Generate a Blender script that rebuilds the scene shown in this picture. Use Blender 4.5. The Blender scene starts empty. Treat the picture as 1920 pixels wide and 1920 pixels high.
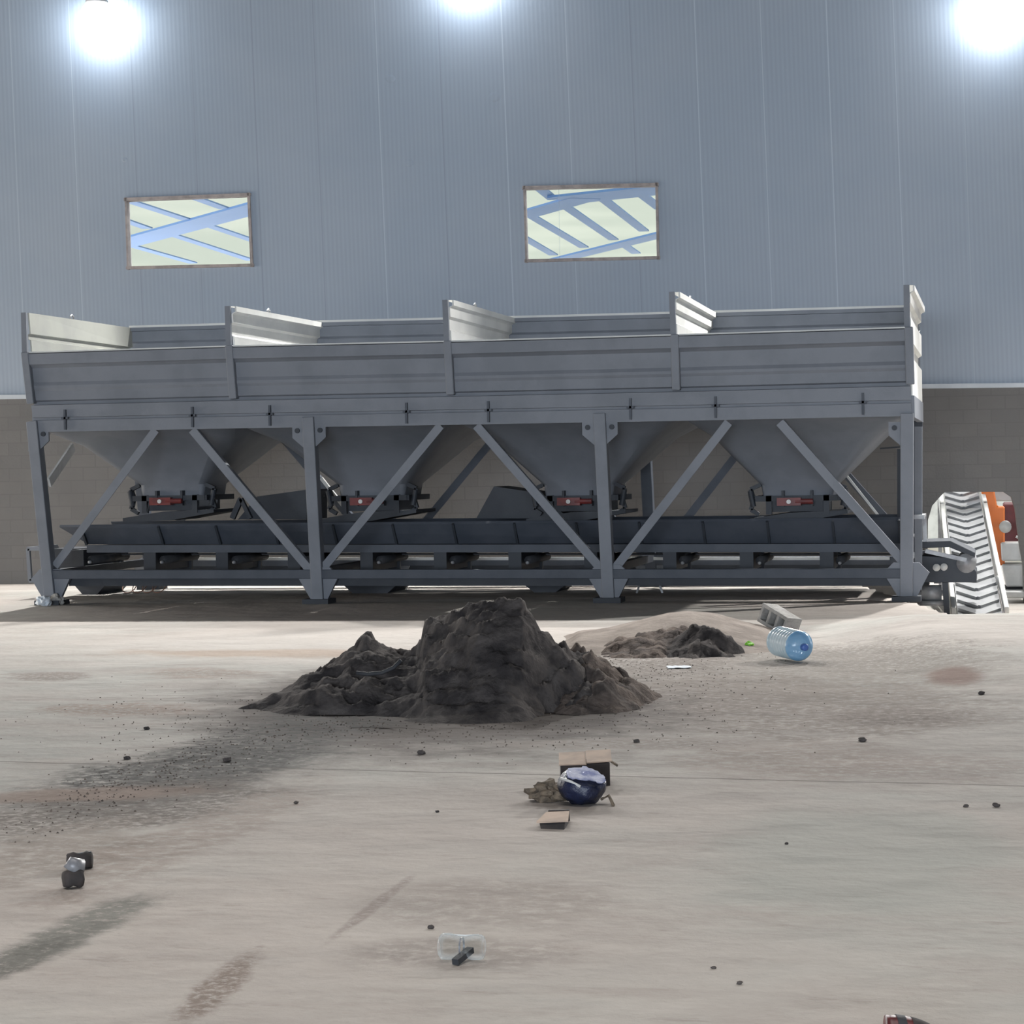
import bpy, bmesh, math, random
from mathutils import Vector, Matrix, noise as mn
random.seed(7)
SC = bpy.context.scene
COL = SC.collection
R_ = math.radians
# ------------------------------------------------------------------ camera
FPX = 4000.0; H = 1.65; HOR = 880.0; ROLL = 0.018; YAW = math.atan(900/FPX)
CAM = Vector((0, 0, H))
pit = -math.atan((960-HOR)/FPX)
f0 = Vector((-math.sin(YAW), math.cos(YAW), 0)); r0 = Vector((math.cos(YAW), math.sin(YAW), 0)); z0 = Vector((0, 0, 1))
FW = f0*math.cos(pit) + z0*math.sin(pit); u0 = z0*math.cos(pit) - f0*math.sin(pit)
RT = r0*math.cos(ROLL) - u0*math.sin(ROLL); UP = r0*math.sin(ROLL) + u0*math.cos(ROLL)
cd = bpy.data.cameras.new('camera'); cam = bpy.data.objects.new('camera', cd); COL.objects.link(cam)
cd.sensor_width = 36; cd.lens = FPX/1920*36; cd.clip_end = 400
cam.matrix_world = Matrix(((RT.x, UP.x, -FW.x, 0), (RT.y, UP.y, -FW.y, 0), (RT.z, UP.z, -FW.z, H), (0, 0, 0, 1)))
SC.camera = cam
# ------------------------------------------------------------------ world, sun, exposure
SC.view_settings.view_transform = 'Standard'; SC.view_settings.look = 'None'
SC.view_settings.exposure = 0.0; SC.view_settings.gamma = 1.0; SC.view_settings.use_curve_mapping = False
W = bpy.data.worlds.new('world'); SC.world = W; W.use_nodes = True
bg = W.node_tree.nodes['Background']; bg.inputs[0].default_value = (0.93, 0.96, 1.0, 1); bg.inputs[1].default_value = 3.6
sd = bpy.data.lights.new('sun', 'SUN'); sd.energy = 3.2; sd.angle = R_(1.5); sd.color = (1, .96, .88)
so = bpy.data.objects.new('sun', sd); COL.objects.link(so); so.rotation_euler = (R_(-35), R_(18), 0)
# added fill lights out of view
def area(x, y, z, sx, sy, e, spread, col=(1, .97, .93), rot=(0, 0, 0)):
    l = bpy.data.lights.new('fill_light', 'AREA'); l.shape = 'RECTANGLE'; l.size = sx; l.size_y = sy
    l.energy = e; l.spread = R_(spread); l.color = col
    o = bpy.data.objects.new('fill_light', l); COL.objects.link(o); o.location = (x, y, z); o.rotation_euler = rot
area(0, -30.6, 2.8, 24, 5, 12800, 180, (.80, .89, 1), (R_(90), 0, 0))      # added fill from behind the camera for upright faces; no door built
area(-24.6, 22, 2.2, 8, 4, 1000, 180, (1, .93, .82), (R_(90), 0, R_(-90)))   # added fill from the left to brighten the masonry; no door built
area(-1.0, 5.0, 10.2, 16, 9, 245, 60, (1, .96, .92))                        # added overhead fill for the near floor, narrow to spare the batcher shadow

# ------------------------------------------------------------------ pixel rays
def ray(u, v): return (FW + RT*((u-960)/FPX) + UP*((960-v)/FPX))
def onY(u, v, Y): d = ray(u, v); return CAM + d*(Y/d.y)
def onZ(u, v, z=0.0): d = ray(u, v); return CAM + d*((z-H)/d.z)
def ss_(x): x = max(0.0, min(1.0, x)); return x*x*(3-2*x)
def gz(x, y):
    """height of the trodden dirt over the slab: a low ramp on the right"""
    p = Vector((x, y, 0)); lat = p.dot(r0); dep = p.dot(f0)
    a = max(0.0, min(1.0, (lat-2.75)/1.25)); a = a*a*(3-2*a)
    if dep < 12 or dep > 23: b = 0
    elif dep < 20.6: t = (dep-12)/8.6; b = t*t*(3-2*t)
    else: t = (23-dep)/2.4; b = t*t*(3-2*t)
    d_ = ss_((lat-4.72)/.28)*ss_((dep-22.3)/1.3)*ss_((75-dep)/5.0)
    return .155*a*b-.44*d_
def onG(u, v):
    p = onZ(u, v, 0)
    for _ in range(12): p = onZ(u, v, gz(p.x, p.y))
    return p
YF = 25.75; WD = 3.4; YR = YF+WD; YM = YF+WD/2
WP = onZ(25, 1095, 0); WA = R_(4.3); WDIR = Vector((math.cos(WA), math.sin(WA), 0)); WN = Vector((-math.sin(WA), math.cos(WA), 0))
def onW(u, v, off=0.0):
    d = ray(u, v); t = (WP + WN*off - CAM).dot(WN)/d.dot(WN); return CAM + d*t
def wc(p): return ((p-WP).dot(WDIR), p.z)       # wall coordinates
def wp(s, z, off=0.0): return WP + WDIR*s + WN*off + Vector((0, 0, z))

# ------------------------------------------------------------------ materials
def newmat(name):
    m = bpy.data.materials.new(name); m.use_nodes = True; nt = m.node_tree
    return m, nt, nt.nodes['Principled BSDF']
def N(nt, t, **k):
    n = nt.nodes.new(t)
    for a, b in k.items(): setattr(n, a, b)
    return n
def mixc(nt, fac, a, b, bt='MIX'):
    n = N(nt, 'ShaderNodeMix', data_type='RGBA', blend_type=bt)
    for i, s in ((0, fac), (6, a), (7, b)):
        if hasattr(s, 'links'): nt.links.new(s, n.inputs[i])
        elif i == 0: n.inputs[0].default_value = s
        else: n.inputs[i].default_value = (*s, 1)
    return n.outputs[2]
def math_(nt, op, a, b=None, c=None, clamp=False):
    n = N(nt, 'ShaderNodeMath', operation=op); n.use_clamp = clamp
    for i, s in enumerate((a, b, c)):
        if s is None: continue
        if hasattr(s, 'links'): nt.links.new(s, n.inputs[i])
        else: n.inputs[i].default_value = s
    return n.outputs[0]
def noi(nt, scale, detail=4, rough=.55, vec=None, dist=0):
    n = N(nt, 'ShaderNodeTexNoise'); n.inputs['Scale'].default_value = scale; n.inputs['Detail'].default_value = detail
    n.inputs['Roughness'].default_value = rough; n.inputs['Distortion'].default_value = dist
    if vec is None: vec = obco(nt)
    nt.links.new(vec, n.inputs['Vector']); return n.outputs[0]
def obco(nt):
    for n in nt.nodes:
        if n.type == 'NEW_GEOMETRY': return n.outputs['Position']
    return N(nt, 'ShaderNodeNewGeometry').outputs['Position']
def ramp(nt, s, lo, hi):
    n = N(nt, 'ShaderNodeMapRange'); n.interpolation_type = 'SMOOTHSTEP'
    nt.links.new(s, n.inputs[0]); n.inputs[1].default_value = lo; n.inputs[2].default_value = hi
    return n.outputs[0]
def bump(nt, s, strength, dist, bs):
    n = N(nt, 'ShaderNodeBump'); n.inputs['Strength'].default_value = strength; n.inputs['Distance'].default_value = dist
    nt.links.new(s, n.inputs['Height'])
    if bs.inputs['Normal'].links: nt.links.new(bs.inputs['Normal'].links[0].from_socket, n.inputs['Normal'])
    nt.links.new(n.outputs[0], bs.inputs['Normal'])
def mat(name, c, rough=.6, metal=0.0, c2=None, scale=3.0, bmp=0.0, bscale=20, spec=None, coat=0, trans=0, alpha=None):
    m, nt, bs = newmat(name)
    c2 = c2 or tuple(x*.75 for x in c)
    f = ramp(nt, noi(nt, scale, 5), .38, .66)
    nt.links.new(mixc(nt, f, c, c2), bs.inputs['Base Color'])
    bs.inputs['Roughness'].default_value = rough; bs.inputs['Metallic'].default_value = metal
    if spec is not None: bs.inputs['Specular IOR Level'].default_value = spec
    if coat: bs.inputs['Coat Weight'].default_value = coat
    if trans: bs.inputs['Transmission Weight'].default_value = trans
    if bmp: bump(nt, noi(nt, bscale, 5), bmp, .02, bs)
    return m
M = {}
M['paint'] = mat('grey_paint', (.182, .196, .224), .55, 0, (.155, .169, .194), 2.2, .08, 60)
M['paint_shaded'] = mat('shaded_grey_paint', (.066, .076, .096), .6, 0, (.052, .062, .080), 3, .1, 50)  # grey paint darkened to stand in for shade on lower and rear parts
M['paint_dark'] = mat('dark_paint', (.030, .036, .046), .6, 0, (.022, .027, .037), 3, .1, 50)
M['liner'] = mat('pale_inner_paint', (.66, .66, .63), .55, 0, (.58, .58, .56), 2.0, .06, 40)
M['liner_dimmed'] = mat('dimmed_pale_paint', (.34, .345, .31), .6, 0, (.30, .305, .28), 2)  # pale paint darkened to offset strong lamp light on the first divider
M['steel'] = mat('dusty_steel', (.36, .37, .38), .5, .3, (.24, .24, .25), 6)
M['black'] = mat('black_rubber', (.028, .03, .035), .75, 0, (.045, .045, .048), 5, .15, 40)
M['red'] = mat('red_paint', (.16, .022, .02), .5, 0, (.10, .018, .018), 6)
M['white_metal'] = mat('white_metal', (.62, .62, .60), .4, 0, (.55, .55, .53), 6)
M['belt'] = mat('pale_dusty_belt', (.26, .265, .27), .8, 0, (.21, .215, .22), 2.5, .2, 30)
M['orange'] = mat('orange_paint', (.72, .17, .012), .5, 0, (.62, .15, .015), 4)
M['maroon'] = mat('maroon_paint', (.13, .02, .025), .5, 0, (.09, .02, .022), 5)
M['blue_steel'] = mat('blue_steel', (.10, .23, .50), .5, 0, (.085, .21, .46), .6)
M['soil'] = mat('dark_soil', (.105, .092, .086), .95, 0, (.045, .040, .040), 5, .8, 22, spec=.1)
M['soil2'] = mat('brown_soil', (.17, .135, .115), .95, 0, (.085, .07, .063), 4, .8, 22, spec=.1)
M['sand'] = mat('pale_sand', (.33, .285, .25), .95, 0, (.24, .205, .18), 3, .6, 18, spec=.1)
M['block'] = mat('cinder_block', (.40, .385, .365), .9, 0, (.30, .29, .27), 14, .5, 90)
M['card'] = mat('cardboard', (.52, .39, .30), .85, 0, (.42, .32, .25), 9)
M['card_dark'] = mat('dark_cardboard', (.055, .045, .042), .9, 0, (.03, .027, .027), 9)  # near-black cardboard for box body, underside and crushed litter
M['navy'] = mat('navy_plastic', (.012, .018, .05), .38, 0, (.007, .009, .02), 9, .5, 25)
M['lilac'] = mat('glossy_pale_print', (.72, .73, .86), .2, 0, (.30, .33, .55), 14, .4, 30)
M['rag'] = mat('brown_rag', (.20, .155, .11), .9, 0, (.10, .08, .06), 30, .6, 40)
M['green'] = mat('lime_plastic', (.28, .72, .06), .4, 0, (.22, .6, .04), 20)
M['paper'] = mat('white_paper', (.72, .76, .80), .7, 0, (.6, .66, .72), 20)
M['silver'] = mat('silver_plastic', (.26, .26, .27), .4, .1, (.18, .18, .19), 20)
M['trim'] = mat('wood_trim', (.36, .31, .29), .7, 0, (.25, .22, .21), 8, .2, 40)
M['ledge'] = mat('pale_flashing', (.50, .53, .56), .5, 0, (.44, .47, .50), 2)
M['darkred'] = mat('dark_red_plastic', (.12, .02, .022), .4, 0, (.07, .014, .016), 30)
M['rope'] = mat('brown_wire', (.22, .11, .07), .8)
M['plain'] = mat('hall_shell', (.07, .072, .075), .9)
M['cap_blue'] = mat('blue_cap', (.10, .20, .55), .35)  # deep blue plastic of the water bottle cap

def clear(name, col, rough, mixv):
    m, nt, bs = newmat(name)
    out = [n for n in nt.nodes if n.type == 'OUTPUT_MATERIAL'][0]
    bs.inputs['Base Color'].default_value = (*col, 1); bs.inputs['Roughness'].default_value = rough
    t = N(nt, 'ShaderNodeBsdfTransparent'); t.inputs[0].default_value = (*[min(1, .6+.4*c) for c in col], 1)
    lw = N(nt, 'ShaderNodeLayerWeight'); lw.inputs[0].default_value = .45
    f = math_(nt, 'MULTIPLY_ADD', lw.outputs['Facing'], .75, mixv, True)
    mx = N(nt, 'ShaderNodeMixShader'); nt.links.new(f, mx.inputs[0]); nt.links.new(t.outputs[0], mx.inputs[1]); nt.links.new(bs.outputs[0], mx.inputs[2])
    nt.links.new(mx.outputs[0], out.inputs[0]); return m
M['clear'] = clear('clear_plastic', (.8, .84, .84), .06, -.08)
M['bottle'] = clear('milky_blue_plastic', (.50, .62, .68), .2, .50)
M['bottle_blue'] = clear('blue_bottle_shoulder', (.20, .42, .66), .2, .60)
M['glass'] = clear('window_glass', (.7, .75, .8), .05, .02)

def emis(name, col, s):
    m, nt, bs = newmat(name); bs.inputs['Base Color'].default_value = (0, 0, 0, 1)
    bs.inputs['Emission Color'].default_value = (*col, 1); bs.inputs['Emission Strength'].default_value = s
    return m
M['lamp'] = emis('lamp_globe', (.86, .93, 1), 33)

# translucent roof sheets of the next hall
m, nt, bs = newmat('translucent_roof'); M['roofsheet'] = m
out = [n for n in nt.nodes if n.type == 'OUTPUT_MATERIAL'][0]
tr = N(nt, 'ShaderNodeBsdfTranslucent')
nt.links.new(mixc(nt, ramp(nt, noi(nt, .15, 3), .4, .6), (.50, .505, .45), (.46, .47, .42)), tr.inputs[0])
nt.links.new(tr.outputs[0], out.inputs[0])

# metal cladding: fine vertical ribs and panel seams every metre
m, nt, bs = newmat('grey_cladding'); M['clad'] = m
pos = obco(nt)
dt = N(nt, 'ShaderNodeVectorMath', operation='DOT_PRODUCT'); nt.links.new(pos, dt.inputs[0])
lean = 0.024
dt.inputs[1].default_value = (WDIR.x, WDIR.y, lean)
so_ = math_(nt, 'SUBTRACT', dt.outputs['Value'], WDIR.dot(WP) + 0.0)
SEAM0 = (onW(725, 560)-WP).dot(WDIR) + lean*onW(725, 560).z
s1 = math_(nt, 'SUBTRACT', so_, SEAM0)
pw = .965
s2 = math_(nt, 'DIVIDE', s1, pw)
fr = math_(nt, 'FRACT', s2)
ed = math_(nt, 'ABSOLUTE', math_(nt, 'SUBTRACT', fr, .5))
seam = ramp(nt, ed, .487, .497)
idn = math_(nt, 'FLOOR', math_(nt, 'ADD', s2, .5))
wn = N(nt, 'ShaderNodeTexWhiteNoise', noise_dimensions='1D'); nt.links.new(idn, wn.inputs['W'])
rib = math_(nt, 'SINE', math_(nt, 'MULTIPLY', s1, 2*math.pi/.066))
base = mixc(nt, ramp(nt, noi(nt, .35, 3), .35, .65), (.29, .34, .405), (.315, .36, .42))
ribc = math_(nt, 'MULTIPLY_ADD', rib, .035, .965)
rc = N(nt, 'ShaderNodeCombineColor'); [nt.links.new(ribc, rc.inputs[i]) for i in range(3)]
base = mixc(nt, 1.0, base, rc.outputs[0], 'MULTIPLY')
seamcol = mixc(nt, ramp(nt, wn.outputs[0], .45, .55), (.19, .22, .26), (.50, .56, .62))
nt.links.new(mixc(nt, math_(nt, 'MULTIPLY', seam, .45), base, seamcol), bs.inputs['Base Color'])
bs.inputs['Roughness'].default_value = .5; bs.inputs['Specular IOR Level'].default_value = .35
bump(nt, rib, .05, .01, bs)

# block masonry
m, nt, bs = newmat('block_masonry'); M['masonry'] = m
cb = N(nt, 'ShaderNodeCombineXYZ'); pos = obco(nt)
dt = N(nt, 'ShaderNodeVectorMath', operation='DOT_PRODUCT'); nt.links.new(pos, dt.inputs[0]); dt.inputs[1].default_value = WDIR
sp = N(nt, 'ShaderNodeSeparateXYZ'); nt.links.new(pos, sp.inputs[0])
nt.links.new(dt.outputs['Value'], cb.inputs[0]); nt.links.new(sp.outputs[2], cb.inputs[1])
bk = N(nt, 'ShaderNodeTexBrick'); nt.links.new(cb.outputs[0], bk.inputs['Vector'])
bk.inputs['Scale'].default_value = 1; bk.inputs['Brick Width'].default_value = .4; bk.inputs['Row Height'].default_value = .2
bk.inputs['Mortar Size'].default_value = .009; bk.inputs['Color1'].default_value = (.165, .158, .152, 1); bk.inputs['Color2'].default_value = (.150, .145, .141, 1)
bk.inputs['Mortar'].default_value = (.142, .137, .132, 1)
nt.links.new(mixc(nt, math_(nt, 'MULTIPLY', ramp(nt, noi(nt, 1.3, 5), .4, .7), .4), bk.outputs[0], (.135, .13, .125)), bs.inputs['Base Color'])
bs.inputs['Roughness'].default_value = .95; bump(nt, noi(nt, 30, 4), .3, .02, bs)

# floor with its stains, tyre smears and the slab joint
m, nt, bs = newmat('dusty_concrete'); M['floor'] = m
pos = obco(nt)
big = ramp(nt, noi(nt, .22, 4, .5), .38, .62); med = ramp(nt, noi(nt, 1.1, 6, .6), .40, .66); fine = ramp(nt, noi(nt, 9, 6, .65), .3, .75)
mp = N(nt, 'ShaderNodeMapping'); nt.links.new(pos, mp.inputs[0]); mp.inputs['Rotation'].default_value = (0, 0, R_(-38)); mp.inputs['Scale'].default_value = (.45, 2.6, 1)
stk = ramp(nt, noi(nt, 1.2, 6, .6, mp.outputs[0]), .5, .72)
c = mixc(nt, big, (.43, .385, .35), (.385, .375, .345))
c = mixc(nt, math_(nt, 'MULTIPLY', med, .6), c, (.355, .315, .285))
c = mixc(nt, math_(nt, 'MULTIPLY', stk, .55), c, (.30, .26, .232))
c = mixc(nt, math_(nt, 'MULTIPLY', fine, .22), c, (.52, .49, .46))
mp2 = N(nt, 'ShaderNodeMapping'); nt.links.new(pos, mp2.inputs[0]); mp2.inputs['Rotation'].default_value = (0, 0, R_(12)); mp2.inputs['Scale'].default_value = (1, 3.2, 1)
c = mixc(nt, math_(nt, 'MULTIPLY', ramp(nt, noi(nt, 2.6, 8, .72, mp2.outputs[0]), .56, .70), .45), c, (.235, .20, .175))
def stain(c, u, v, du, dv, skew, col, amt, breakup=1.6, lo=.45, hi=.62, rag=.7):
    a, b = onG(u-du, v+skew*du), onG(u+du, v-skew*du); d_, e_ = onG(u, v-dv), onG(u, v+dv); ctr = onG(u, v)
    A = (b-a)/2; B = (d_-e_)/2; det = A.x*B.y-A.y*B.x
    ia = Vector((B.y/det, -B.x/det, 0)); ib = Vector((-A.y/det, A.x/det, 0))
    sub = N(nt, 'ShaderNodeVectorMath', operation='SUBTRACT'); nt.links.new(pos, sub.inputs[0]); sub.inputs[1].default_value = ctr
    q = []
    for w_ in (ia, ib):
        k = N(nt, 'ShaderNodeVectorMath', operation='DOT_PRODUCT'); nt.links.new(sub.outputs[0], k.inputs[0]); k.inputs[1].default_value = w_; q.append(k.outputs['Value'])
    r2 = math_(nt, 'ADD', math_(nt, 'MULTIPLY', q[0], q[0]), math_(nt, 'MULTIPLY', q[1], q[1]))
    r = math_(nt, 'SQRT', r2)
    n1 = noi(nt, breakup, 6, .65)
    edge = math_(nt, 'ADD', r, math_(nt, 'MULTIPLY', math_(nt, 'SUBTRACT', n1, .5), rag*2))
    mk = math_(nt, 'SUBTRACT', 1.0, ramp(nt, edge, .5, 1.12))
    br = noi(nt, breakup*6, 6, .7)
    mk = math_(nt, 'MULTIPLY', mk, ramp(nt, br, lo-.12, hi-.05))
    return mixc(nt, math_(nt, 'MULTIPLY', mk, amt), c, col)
DK = (.045, .042, .038); BR = (.22, .155, .12); GY = (.17, .165, .145); PALE = (.56, .52, .48)
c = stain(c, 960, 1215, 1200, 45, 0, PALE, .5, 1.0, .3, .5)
c = stain(c, 1500, 1260, 420, 60, 0, (.26, .23, .20), .85, 2.6, .45, .6)
c = stain(c, 1230, 1235, 190, 40, 0, (.17, .14, .12), .9, 3.5, .48, .62, .6)
c = stain(c, 1620, 1235, 300, 40, 0, (.21, .185, .16), .8, 4, .5, .62, .8)
c = stain(c, 1550, 1330, 380, 60, 0, (.20, .165, .14), .85, 2.2, .45, .62)
c = stain(c, 1300, 1300, 330, 45, .05, (.20, .165, .14), .8, 2.2)
c = stain(c, 1790, 1268, 62, 22, 0, (.17, .10, .075), .9, 2, .3, .5, .25)
c = stain(c, 1700, 1345, 180, 22, 0, (.15, .115, .095), .85, 3, .48, .64)
c = stain(c, 1500, 1425, 260, 40, 0, (.26, .21, .18), .7, 2)
c = stain(c, 1750, 1440, 220, 36, 0, (.27, .225, .20), .6, 2)
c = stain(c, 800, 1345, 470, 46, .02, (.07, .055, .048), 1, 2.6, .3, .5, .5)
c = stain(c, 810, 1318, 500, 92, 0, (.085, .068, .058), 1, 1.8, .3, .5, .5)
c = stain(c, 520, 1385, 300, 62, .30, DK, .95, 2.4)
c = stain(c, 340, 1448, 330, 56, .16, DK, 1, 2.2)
c = stain(c, 230, 1512, 350, 52, .12, (.13, .11, .095), .95, 3)
c = stain(c, 150, 1490, 320, 14, .04, BR, .7, 1.5, .3, .5)
c = stain(c, 90, 1600, 240, 60, .25, (.24, .20, .17), .7, 2)
c = stain(c, 380, 1560, 300, 50, .4, (.27, .22, .19), .65, 2)
c = stain(c, 120, 1755, 230, 38, .45, GY, .95, 3.2, .40, .58, .9)
c = stain(c, 60, 1790, 150, 26, .42, (.12, .115, .10), .9, 4, .42, .6, .9)
c = stain(c, 410, 1850, 90, 40, .7, (.16, .115, .09), .8, 5)
c = stain(c, 900, 1690, 280, 60, 0, (.27, .235, .21), .6, 1.6)
c = stain(c, 860, 1790, 240, 40, 0, (.22, .19, .17), .6, 2)
c = stain(c, 700, 1700, 90, 14, .75, (.24, .20, .18), .8, 5)
c = stain(c, 220, 1330, 190, 15, 0, BR, .75, 3)
c = stain(c, 90, 1268, 90, 11, 0, (.16, .12, .10), .7, 3)
c = stain(c, 560, 1225, 420, 9, 0, (.34, .24, .17), .6, 1.6, .3, .5)
c = stain(c, 380, 1262, 130, 12, 0, BR, .6, 3)
c = stain(c, 1620, 1600, 330, 130, 0, (.33, .335, .305), .7, .9, .2, .45)
c = stain(c, 1200, 1395, 300, 14, 0, (.24, .2, .175), .7, 3)
def line(c, p, q_, wd, col, amt):
    p = onG(*p); q_ = onG(*q_); d = (q_-p); d.z = 0; d.normalize(); n_ = Vector((-d.y, d.x, 0))
    k = N(nt, 'ShaderNodeVectorMath', operation='DOT_PRODUCT'); nt.links.new(pos, k.inputs[0]); k.inputs[1].default_value = n_
    k = math_(nt, 'SUBTRACT', k.outputs['Value'], n_.dot(p))
    k = math_(nt, 'ADD', k, math_(nt, 'MULTIPLY', math_(nt, 'SUBTRACT', noi(nt, .8, 3), .5), .10))
    mk = math_(nt, 'SUBTRACT', 1.0, ramp(nt, math_(nt, 'ABSOLUTE', k), wd*.3, wd))
    return mixc(nt, math_(nt, 'MULTIPLY', mk, amt), c, col)
c = line(c, (0, 1428), (1920, 1474), .022, (.13, .115, .10), .8)
nt.links.new(c, bs.inputs['Base Color']); bs.inputs['Roughness'].default_value = .9; bs.inputs['Specular IOR Level'].default_value = .2
bump(nt, noi(nt, 14, 6, .65), .35, .02, bs); bump(nt, noi(nt, 1.6, 4, .5), .5, .12, bs)

# ------------------------------------------------------------------ mesh builder
class MB:
    def __init__(s): s.v = []; s.f = []
    def add(s, vs, fs):
        o = len(s.v); s.v += [Vector(a) for a in vs]; s.f += [tuple(i+o for i in f) for f in fs]; return s
    def hexa(s, a, b):           # a, b: two quads (lists of 4)
        s.add(list(a)+list(b), [(3, 2, 1, 0), (4, 5, 6, 7), (0, 1, 5, 4), (1, 2, 6, 5), (2, 3, 7, 6), (3, 0, 4, 7)]); return s
    def box(s, c, d, rot=None):
        hx, hy, hz = d[0]/2, d[1]/2, d[2]/2; c = Vector(c)
        q = [Vector(p) for p in ((-hx, -hy, -hz), (hx, -hy, -hz), (hx, hy, -hz), (-hx, hy, -hz), (-hx, -hy, hz), (hx, -hy, hz), (hx, hy, hz), (-hx, hy, hz))]
        if rot is not None: q = [rot @ p for p in q]
        q = [c+p for p in q]; return s.hexa(q[:4], q[4:])
    def beam(s, p, q, w, d, up=Vector((0, 1, 0))):
        p = Vector(p); q = Vector(q); a = (q-p).normalized(); up = Vector(up); sd_ = a.cross(up).normalized(); u = sd_.cross(a).normalized()
        A = [p+sd_*(i*w/2)+u*(j*d/2) for i, j in ((-1, -1), (1, -1), (1, 1), (-1, 1))]
        B = [k+(q-p) for k in A]; return s.hexa(A, B)
    def tube(s, pts, r, n=12, cap=True):
        pts = [Vector(p) for p in pts]; rs = r if isinstance(r, (list, tuple)) else [r]*len(pts); o = len(s.v); ref = None
        for i, p in enumerate(pts):
            a = (pts[min(i+1, len(pts)-1)]-pts[max(i-1, 0)]).normalized()
            if ref is None: ref = a.orthogonal().normalized()
            ref = (ref - a*ref.dot(a)).normalized(); b = a.cross(ref)
            for k in range(n):
                t = 2*math.pi*k/n; s.v.append(p+(ref*math.cos(t)+b*math.sin(t))*rs[i])
        for i in range(len(pts)-1):
            for k in range(n):
                s.f.append((o+i*n+k, o+i*n+(k+1) % n, o+(i+1)*n+(k+1) % n, o+(i+1)*n+k))
        if cap: s.f.append(tuple(o+k for k in range(n))[::-1]); s.f.append(tuple(o+(len(pts)-1)*n+k for k in range(n)))
        return s
    def prism(s, poly, off):      # planar polygon (list of points) pushed along off
        poly = [Vector(p) for p in poly]; n = len(poly); off = Vector(off)
        s.add(poly+[p+off for p in poly], [tuple(range(n))[::-1], tuple(range(n, 2*n))]+[(i, (i+1) % n, n+(i+1) % n, n+i) for i in range(n)]); return s
    def strip(s, A, B, thick):    # sheet between two profiles A, B (equal length), given thickness vector
        n = len(A); t = Vector(thick); A = [Vector(a) for a in A]; B = [Vector(b) for b in B]
        vs = A+B+[a+t for a in A]+[b+t for b in B]; fs = []
        for i in range(n-1):
            fs.append((i, i+1, n+i+1, n+i)); fs.append((2*n+i, 3*n+i, 3*n+i+1, 2*n+i+1))
        for i in range(n-1):
            fs.append((i, 2*n+i, 2*n+i+1, i+1)); fs.append((n+i, n+i+1, 3*n+i+1, 3*n+i))
        fs.append((0, n, 3*n, 2*n)); fs.append((n-1, 3*n-1, 4*n-1, 2*n-1)); s.add(vs, fs); return s
    def mesh(s, name, org, mats, smooth=False, bev=0):
        me = bpy.data.meshes.new(name); me.from_pydata([tuple(p-org) for p in s.v], [], s.f)
        bm = bmesh.new(); bm.from_mesh(me); bmesh.ops.recalc_face_normals(bm, faces=bm.faces)
        if bev: bmesh.ops.bevel(bm, geom=[e for e in bm.edges if len(e.link_faces) == 2 and e.calc_face_angle(0) > .5], offset=bev, segments=1, affect='EDGES', clamp_overlap=True)
        bm.to_mesh(me); bm.free()
        for m_ in mats: me.materials.append(m_)
        if smooth:
            for p in me.polygons: p.use_smooth = True
        return me
ORG = {}
def tagit(o, label, cat, group=None, kind=None):
    if label: o['label'] = label
    if cat: o['category'] = cat
    if group: o['group'] = group
    if kind: o['kind'] = kind
    return o
def thing(name, label, cat, loc, group=None, kind=None):
    o = bpy.data.objects.new(name, None); COL.objects.link(o); o.location = loc; o.empty_display_size = .2
    ORG[o.name] = Vector(loc); return tagit(o, label, cat, group, kind)
def part(name, mb, m_, parent, smooth=False, bev=0, label=None):
    org = ORG[parent.name]; me = mb.mesh(name, org, [m_], smooth, bev)
    o = bpy.data.objects.new(name, me); COL.objects.link(o); o.parent = parent; ORG[o.name] = org
    if label: o['label'] = label
    return o
def solo(name, mb, m_, label, cat, group=None, kind=None, smooth=False, bev=0):
    lo = Vector([min(p[i] for p in mb.v) for i in range(3)]); hi = Vector([max(p[i] for p in mb.v) for i in range(3)])
    org = Vector(((lo.x+hi.x)/2, (lo.y+hi.y)/2, lo.z)); me = mb.mesh(name, org, [m_], smooth, bev)
    o = bpy.data.objects.new(name, me); COL.objects.link(o); o.location = org; ORG[o.name] = org
    return tagit(o, label, cat, group, kind)
def structure(name, mb, m_, parent=None, **k):
    if parent: return part(name, mb, m_, parent, **k)
    return solo(name, mb, m_, None, None, kind='structure', **k)

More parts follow.
